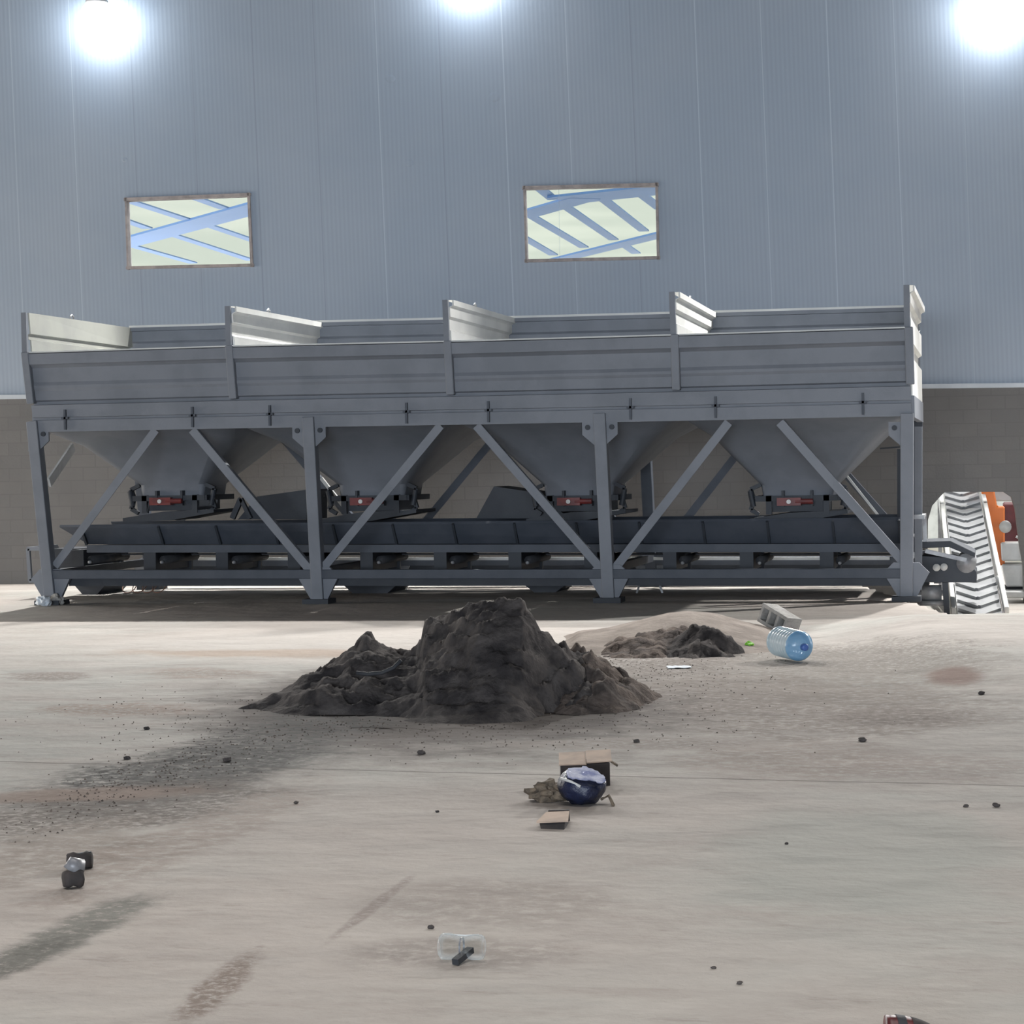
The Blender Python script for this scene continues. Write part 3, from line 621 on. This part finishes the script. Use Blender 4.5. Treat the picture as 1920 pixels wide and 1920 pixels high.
# ------------------------------------------------------------------ inclined belt conveyor through the opening
y_a = YF+1.55; y_b = YF+13.0
cbL, cbR = onY(1796, 1152, y_a), onY(1880, 1152, y_a)
m0, m1 = onY(1769, 918, YF+7.2), onY(1834, 918, YF+7.2)
def ext(a, b): return a+(b-a)*((y_b-y_a)/(b.y-a.y))
eL, eR = ext(cbL, m0), ext(cbR, m1)
I = thing('incline_conveyor', 'inclined conveyor with pale chevron belt rising out through the wall opening', 'conveyor', Vector(((cbL.x+cbR.x)/2, y_a, 0)))
mb = MB(); nrm = (eL-cbL).cross(cbR-cbL).normalized(); nrm = nrm if nrm.z > 0 else -nrm
mb.hexa([cbL-nrm*.03, cbR-nrm*.03, cbR, cbL], [eL-nrm*.03, eR-nrm*.03, eR, eL])
K = 34
for k in range(K):
    t_ = (k+.5)/K; l_ = cbL+(eL-cbL)*t_; r_ = cbR+(eR-cbR)*t_; m_ = (l_+r_)/2; dn = (cbL-eL).normalized()
    for e_ in (l_+(r_-l_)*.06, r_+(l_-r_)*.06):
        mb.beam(e_, m_+dn*.26, .06, .07, nrm)
part('chevron_belt', mb, M['belt'], I)
for s_, (p, q) in enumerate(((cbL, eL), (cbR, eR))):
    o_ = (cbR-cbL).normalized()*(.05 if s_ else -.05)
    mb = MB(); mb.beam(p+o_+nrm*.03, q+o_+nrm*.03, .06, .13, nrm); part('side_rail', mb, M['white_metal'], I, bev=.01)
    mb = MB(); mb.beam(p+o_*1.1-nrm*.15, q+o_*1.1-nrm*.15, .05, .08, nrm); part('under_rail', mb, M['white_metal'], I)
for t_ in (.13, .4, .7):
    for p, q in ((cbL, eL), (cbR, eR)):
        mb = MB(); a = p+(q-p)*t_; mb.beam(a-nrm*.1, Vector((a.x, a.y, gz(a.x, a.y))), .06, .06, Vector((0, 1, 0))); part('support_leg', mb, M['steel'], I)
mb = MB(); p = onY(1868, 1092, y_a+1.2); mb.tube([p+Vector((0, 0, .08)), p+Vector((.03, 0, .02)), p+Vector((-.02, 0, -.03)), p+Vector((.03, 0, -.07))], .022, 8); part('spring', mb, M['white_metal'], I)

# ------------------------------------------------------------------ plant outside the opening
yo = YF+6.6
O = thing('mixing_plant', 'orange and white mixing plant standing outside the wall opening', 'machine', Vector((onY(1880, 1000, yo).x, yo, 0)))
def slab(ps, y0, dep, m_, name, par=O, bev=.02):
    mb = MB(); mb.prism([onY(u, v, y0) for u, v in ps], (0, dep, 0)); return part(name, mb, m_, par, bev=bev)
slab([(1832, 880), (1857, 880), (1870, 950), (1884, 950), (1884, 1060), (1868, 1060), (1856, 1010)], yo, .5, M['orange'], 'orange_frame')
slab([(1881, 944), (1950, 944), (1950, 1018), (1881, 1018)], yo+.5, 1.2, M['maroon'], 'maroon_panel')
slab([(1857, 860), (1950, 860), (1950, 940), (1860, 940)], yo+1.8, .2, M['white_metal'], 'pale_hood')
a_ = slab([(1876, 1017), (1925, 1017), (1927, 1052), (1878, 1052)], yo-.1, .7, M['white_metal'], 'white_cabinet')
slab([(1878, 1058), (1930, 1058), (1930, 1100), (1886, 1100)], yo-.1, .7, M['white_metal'], 'white_cabinet')
slab([(1882, 1100), (1960, 1100), (1960, 1108), (1882, 1108)], yo-.05, .6, M['black'], 'dark_base')
slab([(1884, 1108), (1960, 1108), (1960, 1122), (1884, 1122)], yo-.4, .6, M['white_metal'], 'sill')
mb = MB(); p = onY(1885, 988, yo-.1); mb.tube([p+Vector((0, 0, 0)), p+Vector((0, .2, 0))], .09, 16); part('round_gauge', mb, M['white_metal'], O, True)
mb = MB(); mb.tube([onY(1905, 1006, yo-.2), onY(1912, 1010, yo-.2), onY(1914, 1040, yo-.2), onY(1922, 1050, yo-.2)], .02, 8); part('hose', mb, M['white_metal'], O, True)
# pale yard wall behind the plant
mb = MB(); p = wp(14, 0, 12); mb.box((p.x, p.y, 1.6), (22, .3, 3.2)); solo('yard_wall', mb, mat('yard_plaster', (.62, .62, .56), .9), 'pale yard wall outside behind the orange mixing plant', 'wall')

# ------------------------------------------------------------------ heaps
def gl(lat, dep): return f0*dep + r0*lat
def heap(uc, vc, du, d_near, d_far, hf, m_, name, label, nseg=(150, 90)):
    """height field over a patch of floor; hf(u_pixel, a) gives height, a = 0 near .. 1 far"""
    mb = MB(); nx_, ny_ = nseg
    for j in range(ny_+1):
        a = j/ny_; dep = d_near+(d_far-d_near)*a
        for i in range(nx_+1):
            u = uc-du+2*du*i/nx_; lat = (u-960)/FPX*dep
            p = gl(lat, dep); h = hf(u, a, p); mb.v.append(Vector((p.x, p.y, gz(p.x, p.y)-.02+h)))
    w1 = nx_+1
    mb.f = [(j*w1+i, j*w1+i+1, (j+1)*w1+i+1, (j+1)*w1+i) for j in range(ny_) for i in range(nx_)]
    return solo(name, mb, m_, label, 'heap', smooth=True)
def lerp_tab(tab, x):
    if x <= tab[0][0]: return tab[0][1]
    for (x0, y0), (x1, y1) in zip(tab, tab[1:]):
        if x <= x1: return y0+(y1-y0)*(x-x0)/(x1-x0)
    return tab[-1][1]
def ss(x): x = max(0, min(1, x)); return x*x*(3-2*x)
def fbm(p, s, o=4): return mn.fractal(Vector(p)*s, 1.0, 2.0, o)
DN, DF = 13.5, 17.6
def bigheap(u, a, p):
    dep = DN+(DF-DN)*a; u_ = u+14*fbm(p, 3.0)
    # silhouette heights over the ridge for each column (px of the skyline) turned into metres at the ridge depth
    sky = lerp_tab([(430, 1330), (480, 1308), (520, 1292), (570, 1262), (625, 1230), (660, 1205), (685, 1192), (715, 1212), (745, 1220), (772, 1217), (784, 1200), (790, 1168), (800, 1160), (850, 1146), (880, 1128), (935, 1119), (975, 1124), (985, 1140), (1000, 1165), (1012, 1182), (1045, 1205), (1070, 1220), (1130, 1245), (1180, 1272), (1215, 1300), (1250, 1330)], u)
    rd = 15.3 + .35*math.sin(u/90)            # depth of ridge
    hor = HOR-.018*(u-960)
    hr = max(0, H-(sky-hor)*rd/FPX)
    if sky > 1327: hr = 0
    near_v = lerp_tab([(430, 1325), (560, 1350), (760, 1362), (880, 1362), (1100, 1352), (1180, 1335), (1250, 1325)], u)
    dn = H*FPX/(near_v-hor); df = rd+hr*1.5+.25
    if dep < rd: x = (dep-dn)/max(.2, (rd-dn)); sh = ss(x)*.35+.65*max(0, min(1, x))**1.25
    else: x = (df-dep)/(df-rd); sh = ss(x)
    h = hr*max(0, sh)
    # terraces and runnels cut into the damp face
    n1 = fbm(p, 2.2, 6); n2 = fbm((p.x*1.2, p.y*1.2, h*9), 1.8, 5)
    e = max(0, min(1, hr*4))*ss(min(1, max(0, sh)*3))
    if dep < rd+.1: h += e*(.055*n2+.045*n1)
    h += .035*e*fbm(p, 8, 5)+.035*e*(.5-abs(mn.noise(Vector((p.x*3.2, p.y*3.2, h*6)))))
    # hollow bitten out under the small cone, and near the right foot
    def bite(uc, dc, ru, rd_, amt): return amt*math.exp(-((u-uc)/ru)**2-((dep-dc)/rd_)**2)
    h -= bite(660, 14.35, 60, .35, .13)+bite(1040, 14.3, 60, .35, .16)
    h += bite(640, 14.7, 90, .15, .05)
    return max(0, h)
heap(835, 0, 410, DN, DF, bigheap, M['soil'], 'soil_heap', 'big dark heap of crumbly soil with a smaller cone on its left', (230, 150))
def brownfoot(u, a, p):
    dep = 13.9+(17.0-13.9)*a; c_ = (u-1090)/(145 if u > 1090 else 100); b = (dep-15.25)/1.1
    r = math.sqrt(c_*c_+b*b)+.12*fbm(p, 2.5); h = .37*max(0, 1-r)**1.0
    return max(0, h*(1+.38*fbm(p, 6, 6)) + .03*fbm(p, 9, 3)*(h > .01))
heap(1125, 0, 160, 13.9, 17.0, brownfoot, M['soil2'], 'brown_soil_heap', 'brown loose soil slope against the right side of the big dark heap', (90, 70))
def sandridge(u, a, p):
    dep = 18.0+(22.0-18.0)*a; hor = HOR-.018*(u-960)
    sky = lerp_tab([(1050, 1192), (1080, 1184), (1140, 1174), (1200, 1159), (1250, 1146), (1290, 1142), (1330, 1146), (1380, 1160), (1430, 1172), (1480, 1190), (1520, 1200)], u)
    rd = 20.3; hr = max(0, H-(sky-hor)*rd/FPX-.0)
    x = (dep-18.2)/(rd-18.2) if dep < rd else (21.9-dep)/(21.9-rd)
    e = min(1, (u-1040)/40, (1530-u)/40)
    return max(0, hr*ss(x)*max(0, e)+.012*fbm(p, 3)*max(0, min(1, x*3)))
heap(1285, 0, 255, 18.0, 22.0, sandridge, M['sand'], 'sand_ridge', 'low pale sand ridge in front of the batcher, behind the clods of dark soil', (90, 50))
def darkmound(u, a, p):
    dep = 17.0+(20.3-17.0)*a
    def cone(uc, dc, ru, rd_, h): r = math.sqrt(((u-uc)/ru)**2+((dep-dc)/rd_)**2)+.22*fbm(p, 3, 4); return h*max(0, 1-r)
    h = max(cone(1265, 19.4, 150, .9, .22), cone(1310, 19.3, 85, .8, .16), cone(1200, 19.1, 110, .8, .17))
    return max(0, h*(1+.35*fbm(p, 4, 5))+(.03*fbm(p, 10, 3) if h > .02 else 0))
heap(1260, 0, 190, 17.0, 20.3, darkmound, M['soil2'], 'soil_mound', 'low mound of brown and dark clods in front of the pale sand ridge', (110, 60))
def dm2(u, a, p):
    dep = 17.3+(19.8-17.3)*a; r = math.sqrt(((u-1310)/95)**2+((dep-18.9)/.62)**2)+.3*fbm(p, 3.5, 4); h = .25*max(0, 1-r)
    return max(0, h*(1+.25*fbm(p, 5, 5))+(.03*fbm(p, 11, 3) if h > .02 else 0))
heap(1310, 0, 120, 17.3, 19.8, dm2, M['soil'], 'dark_soil_mound', 'small very dark clod heap on the middle of the low brown mound', (80, 50))
# half buried hose in the saddle of the big heap
mb = MB(); pts = []
for u, v in ((668, 1262), (690, 1264), (715, 1262), (738, 1252), (752, 1238)):
    pts.append(CAM+ray(u, v)*(14.35/ray(u, v).dot(f0)))
mb.tube(pts, .014, 8); solo('hose_piece', mb, M['black'], 'short black curved hose lying on the dark heap beside the small cone', 'hose', smooth=True)

# ------------------------------------------------------------------ loose things on the floor
def axes(p, up_px=None): return r0, f0
def gpt(u, v, up=0.0): p = onG(u, v); return p+Vector((0, 0, up))
# hollow cinder block, lying tilted on the mound
o = gpt(1462, 1192)
t = thing('cinder_block', 'grey three-hole cinder block tilted on the sand beside the blue water bottle', 'block', o)
bm_ = MB(); L_, D_, T_ = .30, .36, .19
rot = Matrix.Rotation(YAW, 3, 'Z') @ Matrix.Rotation(R_(-58), 3, 'Z') @ Matrix.Rotation(R_(19), 3, 'Y') @ Matrix.Rotation(R_(-8), 3, 'X')
# long axis of holes runs through depth; walls and webs
wl = .035; L_ = .40; Dp = .19; T_ = .19
bm_ = MB()
def bpt(x, y, z): return rot @ Vector((x, y, z))
ctr = o+Vector((0, 0, .15))
for zc in (-T_/2+wl/2, T_/2-wl/2): bm_.box(ctr+bpt(0, 0, zc), (L_, Dp, wl), rot)
for xc in (-L_/2+wl/2, -L_/6+.006, L_/6-.006, L_/2-wl/2): bm_.box(ctr+bpt(xc, 0, 0), (wl, Dp-.002, T_-2*wl+.004), rot)
part('block_body', bm_, M['block'], t, bev=.004)
bm_ = MB(); bm_.box(ctr+bpt(0, Dp/2-.015, 0), (L_-2*wl, .02, T_-2*wl), rot); part('closed_back', bm_, M['block'], t)
# big water bottle
o = gpt(1497, 1241)
t = thing('water_bottle', 'large empty blue water bottle lying on its side beside the cinder block', 'bottle', o)
ax = (r0*.36-f0*.92+Vector((0, 0, -.05))).normalized(); c_ = o+Vector((0, 0, .135))
st = c_-ax*.16
def prof_tube(st, ax, prf, n=36):
    mb = MB(); ref = ax.orthogonal().normalized(); b_ = ax.cross(ref)
    for d, r in prf:
        for k in range(n): a = 2*math.pi*k/n; mb.v.append(st+ax*d+(ref*math.cos(a)+b_*math.sin(a))*r)
    m_ = len(prf); mb.f = [(i*n+k, i*n+(k+1) % n, (i+1)*n+(k+1) % n, (i+1)*n+k) for i in range(m_-1) for k in range(n)]
    return mb
pr = [(-.17, .09), (-.175, .118), (-.16, .127)]
for k in range(7): pr += [(-.15+k*.045, .128), (-.135+k*.045, .128), (-.127+k*.045, .122), (-.118+k*.045, .122)]
pr += [(.17, .127)]
part('bottle_body', prof_tube(st, ax, pr), M['bottle'], t, True)
part('bottle_shoulder', prof_tube(st, ax, [(.17, .127), (.19, .124), (.225, .10), (.245, .06), (.25, .028)]), M['bottle_blue'], t, True, label='blue tinted shoulder')
mb = prof_tube(st, ax, [(.24, .001), (.24, .03), (.285, .03), (.29, .024), (.29, .001)], 20); part('cap', mb, M['cap_blue'], t, True, label='deep blue cap')
# green scrap and paper
def crumple(u, v, sx, sy, sz, m_, name, label, cat, seed=0, amp=.35, n=3, par=None):
    o = gpt(u, v); bm = bmesh.new(); bmesh.ops.create_icosphere(bm, subdivisions=n, radius=1)
    mb = MB(); rr = Matrix.Rotation(YAW, 3, 'Z')
    for v_ in bm.verts:
        k = 1+amp*mn.fractal(v_.co*1.6+Vector((seed*3.7, 0, 0)), 1, 2, 3); q = v_.co*k
        q = Vector((q.x*sx, q.y*sy, max(q.z, -.8)*sz)); mb.v.append(o+rr@q+Vector((0, 0, sz*.78)))
    mb.f = [tuple(x.index for x in f_.verts) for f_ in bm.faces]; bm.free()
    return solo(name, mb, m_, label, cat)
crumple(1404, 1218, .045, .05, .04, M['green'], 'plastic_scrap', 'bright lime green plastic scrap at the foot of the dark clods', 'litter', 1, .5, 2)
mb = MB(); o = gpt(1273, 1252)
for j in range(5):
    for i in range(9): mb.v.append(o+r0*((i-4)*.024)+f0*((j-2)*.045)+Vector((0, 0, .006+.012*abs(mn.noise(Vector((i*.8, j*.9, 2)))))))
mb.f = [(j*9+i, j*9+i+1, j*9+i+10, j*9+i+9) for j in range(4) for i in range(8)]
mb2 = MB(); mb2.v = [v_ for v_ in mb.v]+[v_-Vector((0, 0, .003)) for v_ in mb.v]; mb2.f = mb.f+[tuple(k+45 for k in f_[::-1]) for f_ in mb.f]
solo('paper_scrap', mb2, M['paper'], 'flat white crumpled scrap lying right of the big dark heap', 'litter')
# cardboard box, navy bag, rag, folded card
o = gpt(1100, 1474); PX = FPX/(o.dot(f0))
t = thing('cardboard_box', 'small cardboard box with pale top and dark side behind the navy bag', 'box', o)
w_ = 96/PX; hgt = 50/PX; dp = .20
def bb(x, y, z): return o+r0*x+f0*y+Vector((0, 0, z))
mb = MB(); mb.hexa([bb(-w_/2, 0, 0), bb(w_/2*.92, .0, 0), bb(w_/2*.92, dp, 0), bb(-w_/2, dp, 0)], [bb(-w_/2, 0, hgt*.80), bb(w_/2*.92, .0, hgt*.86), bb(w_/2*.92, dp, hgt*.86), bb(-w_/2, dp, hgt*.80)])
part('box_body', mb, M['card_dark'], t)
mb = MB(); z1, z2 = hgt*.81, hgt*.87; mb.hexa([bb(-w_/2-.01, -.02, z1), bb(0, -.025, z1+.002), bb(0, dp+.01, z1+.035), bb(-w_/2-.005, dp+.01, z1+.03)], [bb(-w_/2-.01, -.02, z1+.006), bb(0, -.025, z1+.008), bb(0, dp+.01, z1+.042), bb(-w_/2-.005, dp+.01, z1+.037)]); part('flap', mb, M['card'], t)
mb = MB(); mb.hexa([bb(.002, -.015, z2), bb(w_/2, -.01, z2+.006), bb(w_/2+.004, dp+.01, z2+.035), bb(.002, dp+.01, z2+.03)], [bb(.002, -.015, z2+.006), bb(w_/2, -.01, z2+.012), bb(w_/2+.004, dp+.01, z2+.042), bb(.002, dp+.01, z2+.037)]); part('flap', mb, M['card'], t)
mb = MB(); mb.hexa([bb(w_/2*.9, .05, z2), bb(w_/2+.03, .05, z2-.03), bb(w_/2+.03, .1, z2-.03), bb(w_/2*.9, .1, z2)], [bb(w_/2*.9, .05, z2+.01), bb(w_/2+.035, .05, z2-.02), bb(w_/2+.035, .1, z2-.02), bb(w_/2*.9, .1, z2+.01)]); part('torn_corner', mb, M['rag'], t)
# navy bag: squat crumpled sack with a flattened glossy top
o = gpt(1093, 1512); PX = FPX/(o.dot(f0)); t = thing('navy_bag', 'crumpled navy plastic bag with glossy pale printed top in front of the cardboard box', 'bag', o)
bm = bmesh.new(); bmesh.ops.create_icosphere(bm, subdivisions=4, radius=1)
rx, ry, rz = 46/PX, .13, 39/PX; mb = MB()
for v_ in bm.verts:
    q = v_.co.copy(); k = 1+.13*mn.fractal(q*1.7+Vector((5, 2, 1)), 1, 2, 4)
    x, y_, z_ = q.x*k, q.y*k, q.z*k
    s_ = .90+.10*ss((z_+1)/1.2); x *= s_; 
    z_ = min(z_, .55-.20*x+.38*y_); z_ = max(z_, -.86)
    mb.v.append(o+r0*(x*rx)+f0*(y_*ry+.10)+Vector((0, 0, (z_+.86)*rz)))
mb.f = [tuple(x.index for x in f_.verts) for f_ in bm.faces]; 
part('bag_body', mb, M['navy'], t, True)
tp = MB(); idx = {}
for f_ in bm.faces:
    ok = True
    for v_ in f_.verts:
        q = v_.co; k = 1+.13*mn.fractal(q*1.7+Vector((5, 2, 1)), 1, 2, 4); x = q.x*k*(.72+.28*ss((q.z*k+1)/1.2))
        if q.z*k < .55-.20*x+.38*q.y*k+.02 or q.y < -.62: ok = False
    if ok:
        fs_ = []
        for v_ in f_.verts:
            if v_.index not in idx: idx[v_.index] = len(tp.v); tp.v.append(mb.v[v_.index]+Vector((0, 0, .003)))
            fs_.append(idx[v_.index])
        tp.f.append(tuple(fs_))
bm.free(); tp2 = MB(); n_ = len(tp.v); tp2.v = tp.v+[v_+Vector((0, 0, .004)) for v_ in tp.v]; tp2.f = [f_[::-1] for f_ in tp.f]+[tuple(k+n_ for k in f_) for f_ in tp.f]
if tp.f: part('printed_top', tp2, M['lilac'], t, True, label='pale lilac glossy print')
mb = MB()
a, b = o+r0*(-.9*rx)+f0*.02+Vector((0, 0, 1.35*rz)), o+r0*(-.1*rx)-f0*.03+Vector((0, 0, 1.0*rz)); mb.tube([a, (a+b)/2+Vector((0, 0, .005)), b], .007, 8); part('white_rim', mb, M['white_metal'], t, True)
mb = MB(); mb.tube([gpt(1128, 1506, .02), gpt(1142, 1503, .03), gpt(1150, 1512, .006)], .008, 6); part('handle', mb, M['rag'], t, True)
crumple(1024, 1502, .09, .07, .055, M['rag'], 'rag', 'small brown crumpled rag left of the navy bag', 'rag', 4, .75, 3)
mb = MB()
o = gpt(1040, 1556); PX = FPX/o.dot(f0)
def cc(x, y, z): return o+r0*(x/PX)+f0*y+Vector((0, 0, z))
mb.hexa([cc(-34, .06, .022), cc(26, .03, .030), cc(30, .20, .045), cc(-14, .22, .04)], [cc(-34, .06, .030), cc(26, .03, .038), cc(30, .20, .053), cc(-14, .22, .048)])
t = thing('cardboard_piece', 'folded cardboard piece lying on the floor in front of the navy bag', 'cardboard', o)
part('upper_leaf', mb, M['card'], t)
mb = MB(); mb.hexa([cc(-26, .04, 0), cc(18, .0, 0), cc(28, .18, 0), cc(-12, .20, 0)], [cc(-28, .07, .02), cc(20, .04, .026), cc(28, .19, .04), cc(-12, .20, .036)]); part('dark_underside', mb, M['card_dark'], t)
mb = MB(); mb.hexa([cc(-12, .24, 0), cc(30, .23, 0), cc(32, .26, 0), cc(-8, .26, 0)], [cc(-10, .25, .05), cc(30, .24, .05), cc(31, .26, .052), cc(-8, .262, .05)]); part('raised_edge', mb, M['card_dark'], t)
# two crushed pieces at lower left
def crushed(u, v, w_px, h_px, name, label, m1, m2, rz, seed):
    o = gpt(u, v); PX = FPX/o.dot(f0); t = thing(name, label, 'litter', o); R3 = Matrix.Rotation(YAW+R_(rz), 3, 'Z')
    mb = MB(); n = 18; w2 = w_px/PX/2; h2 = h_px/PX
    for d, r in ((-1, .55), (-.95, .9), (-.5, 1.0), (0, .85), (.5, 1.05), (.95, .98), (1, .6)):
        for k in range(n):
            a = 2*math.pi*k/n; kk = r*(1+.22*mn.noise(Vector((math.cos(a)*1.5+seed, math.sin(a)*1.5, d*1.8))))
            mb.v.append(o+R3@Vector((d*w2, math.cos(a)*h2*.62*kk, max(0, h2*.5+math.sin(a)*h2*.5*kk))))
    mb.f = [(i*n+k, i*n+(k+1) % n, (i+1)*n+(k+1) % n, (i+1)*n+k) for i in range(6) for k in range(n)]+[tuple(range(n))[::-1], tuple(range(6*n, 7*n))]
    part('crushed_body', mb, m1, t, True)
    return t, o, R3, w2, h2
t, o, R3, w2, h2 = crushed(150, 1628, 48, 30, 'crushed_carton', 'upper of two crushed dark cartons on the floor at lower left', M['card_dark'], None, 4, 1)
mb = MB(); mb.beam(o+R3@Vector((-w2, 0, h2*.8)), o+R3@Vector((w2*.9, 0, h2*.95)), .02, .012, Vector((0, 0, 1))); part('fold', mb, M['black'], t)
t, o, R3, w2, h2 = crushed(137, 1664, 36, 34, 'crushed_cup', 'lower crushed black cup with pale grey lid at lower left', M['card_dark'], None, 25, 5)
mb = MB(); mb.tube([o+R3@Vector((-.2*w2, .02, h2*.9)), o+R3@Vector((.1*w2, .02, h2*1.12)), o+R3@Vector((1.2*w2, .02, h2*1.0))], [.03, .04, .034], 14); part('grey_lid', mb, M['silver'], t, True, label='pale grey lid')
# clear bottle in the foreground
o = gpt(866, 1800); t = thing('clear_plastic_cup', 'clear crushed plastic cup lying in the foreground', 'cup', o)
ax = (r0*.97-f0*.20).normalized(); PX = FPX/o.dot(f0); L_ = 88/PX; rd_ = 25/PX
pr = [(0, .35*rd_), (.02*L_, .8*rd_), (.08*L_, rd_), (.25*L_, 1.02*rd_), (.40*L_, .9*rd_), (.5*L_, .72*rd_), (.6*L_, .85*rd_), (.75*L_, .98*rd_), (.92*L_, .95*rd_), (.98*L_, .85*rd_), (L_, .6*rd_)]
part('cup_body', prof_tube(o+Vector((0, 0, rd_))-ax*L_/2, ax, pr, 28), M['clear'], t, True)
mb = prof_tube(o+Vector((0, 0, rd_))-ax*L_/2, ax, [(.48*L_, .74*rd_), (.5*L_, .735*rd_), (.52*L_, .75*rd_)], 28); part('waist_ring', mb, M['silver'], t, True)
mb = MB(); p = o+Vector((0, 0, .012))-f0*.03; mb.beam(p-r0*.02-f0*.05, p+r0*.03+f0*.04+Vector((0, 0, .02)), .025, .02, Vector((0, 0, 1))); part('dark_stub', mb, M['black'], t)
mb = MB(); p = o+Vector((0, 0, rd_*1.95)); mb.tube([p-ax*L_*.36, p-ax*L_*.1+Vector((0, 0, -.003)), p+ax*L_*.1+Vector((0, 0, -.004)), p+ax*L_*.38], .0035, 6); part('painted_glint', mb, M['white_metal'], t, True)  # white tube standing in for the glint along the cup's top
# dark red piece on the bottom edge
o = gpt(1712, 1962); t = thing('dark_red_cap', 'dark red and black rounded thing cut off by the bottom edge', 'cap', o)
PX = FPX/o.dot(f0)
def redsec(x0, x1, dy, grow, m_, name):
    mb = MB(); n = 12; m2 = 10; xs_ = [x0+(x1-x0)*i/n for i in range(n+1)]
    for x in xs_:
        top = (60+grow)*math.sqrt(max(0, 1-((x+50)/(112+grow))**2))/PX
        for k in range(m2+1):
            b = math.pi*k/m2; mb.v.append(o+r0*(x/PX)-f0*(dy*math.cos(b))+Vector((0, 0, top*math.sin(b)**.7)))
    mb.f = [(i*(m2+1)+k, i*(m2+1)+k+1, (i+1)*(m2+1)+k+1, (i+1)*(m2+1)+k) for i in range(n) for k in range(m2)]
    mb.f += [tuple(range(m2+1)), tuple(n*(m2+1)+k for k in range(m2+1))[::-1]]
    part(name, mb, m_, t, True)
redsec(-50, 60, .06, 0, M['darkred'], 'crown'); redsec(-31, -14, .062, 1.5, M['black'], 'black_band'); redsec(-2, 58, .061, 1.2, M['card_dark'], 'dark_side')
# white rubble and shoes of cloth at the left foot
crumple(83, 1136, .10, .09, .075, M['paper'], 'stone', 'pale lump of rubble at the left foot of the batcher', 'stone', 11, .5, 3)
crumple(107, 1134, .09, .07, .07, M['block'], 'stone', 'smaller grey lump beside the pale rubble at the left foot', 'stone', 13, .6, 3)
# wire coil and low stool behind the batcher
t = thing('wire_coil', 'tangled brown wire coil on the bright floor behind the batcher, at left', 'wire', onZ(275, 1113))
p = onZ(275, 1112)
for k in range(4):
    mb = MB(); mb.tube([p+Vector((-.25+k*.15+.10*math.cos(a), .12*math.sin(a), .10+.09*math.sin(a))) for a in [2*math.pi*i/14 for i in range(15)]], .007, 5, False); part('wire_loop', mb, M['rope'], t)
p = onZ(1218, 1112); t = thing('low_trestle', 'low pale metal trestle on the floor behind the batcher, right of centre', 'trestle', p)
mb = MB(); mb.box(p+Vector((0, 0, .13)), (.30, .2, .03)); part('top', mb, M['white_metal'], t)
for sx in (-1, 1):
    mb = MB(); mb.beam(p+Vector((sx*.13, 0, .12)), p+Vector((sx*.17, 0, .0)), .025, .025); part('leg', mb, M['steel'], t)
# clods
for k, (u, v, s_, lb) in enumerate(((790, 1414, .035, 'dark clod in front of the big soil heap, near its middle'), (1193, 1392, .03, 'dark clod above and right of the cardboard box'), (1617, 1390, .034, 'dark clod on the floor right, between heap and slab joint'),
        (238, 1424, .03, 'small clod beside the dark dirt streak at left'), (425, 1428, .038, 'largest clod on the dark dirt streak at left'), (1868, 1513, .026, 'small dark clod near the right edge below the slab joint'),
        (808, 1741, .018, 'dark flat chip above the clear plastic cup'), (1811, 1513, .018, 'tiny clod left of the clod near the right edge'), (555, 1507, .018, 'tiny clod below the dark dirt streak'),
        (1387, 1845, .014, 'tiny dark chip right of centre near the bottom edge'), (1338, 1816, .012, 'tiny chip up left of the chip near the bottom edge'), (275, 1368, .03, 'clod left of the big heap'),
        (1840, 1302, .035, 'dark clod below the reddish stain at right'), (820, 1523, .014, 'tiny chip left of the brown rag'), (1475, 1583, .012, 'tiny chip on the grey floor patch at right'))):
    s_ *= .72; crumple(u, v, s_, s_*.9, s_*.55, M['soil'], 'soil_clod', lb, 'clod', 20+k, .5, 2)
# fine grit scattered round the heaps: uncountable
mb = MB()
for k in range(2200):
    if k < 1100: u = random.gauss(780, 300); v = random.gauss(1350, 32)
    elif k < 1700: u = random.gauss(330, 190); v = 1540-(u*.30)+random.gauss(0, 26)
    elif k < 2350: u = random.gauss(1200, 130); v = random.gauss(1265, 30)
    else: u = random.uniform(0, 1920); v = random.uniform(1380, 1910)
    if v < 1185: continue
    p = onG(u, v); s_ = random.uniform(.003, .009)*(1 if k < 2350 else .5)
    a = random.random()*6; q = [p+Vector((math.cos(a+i*2.1)*s_, math.sin(a+i*2.1)*s_, 0)) for i in range(3)]+[p+Vector((0, 0, s_*.9))]
    mb.add(q, [(0, 1, 3), (1, 2, 3), (2, 0, 3), (0, 2, 1)])
solo('soil_grit', mb, M['soil2'], 'fine dark grit scattered over the floor around the heaps', 'grit', kind='stuff')
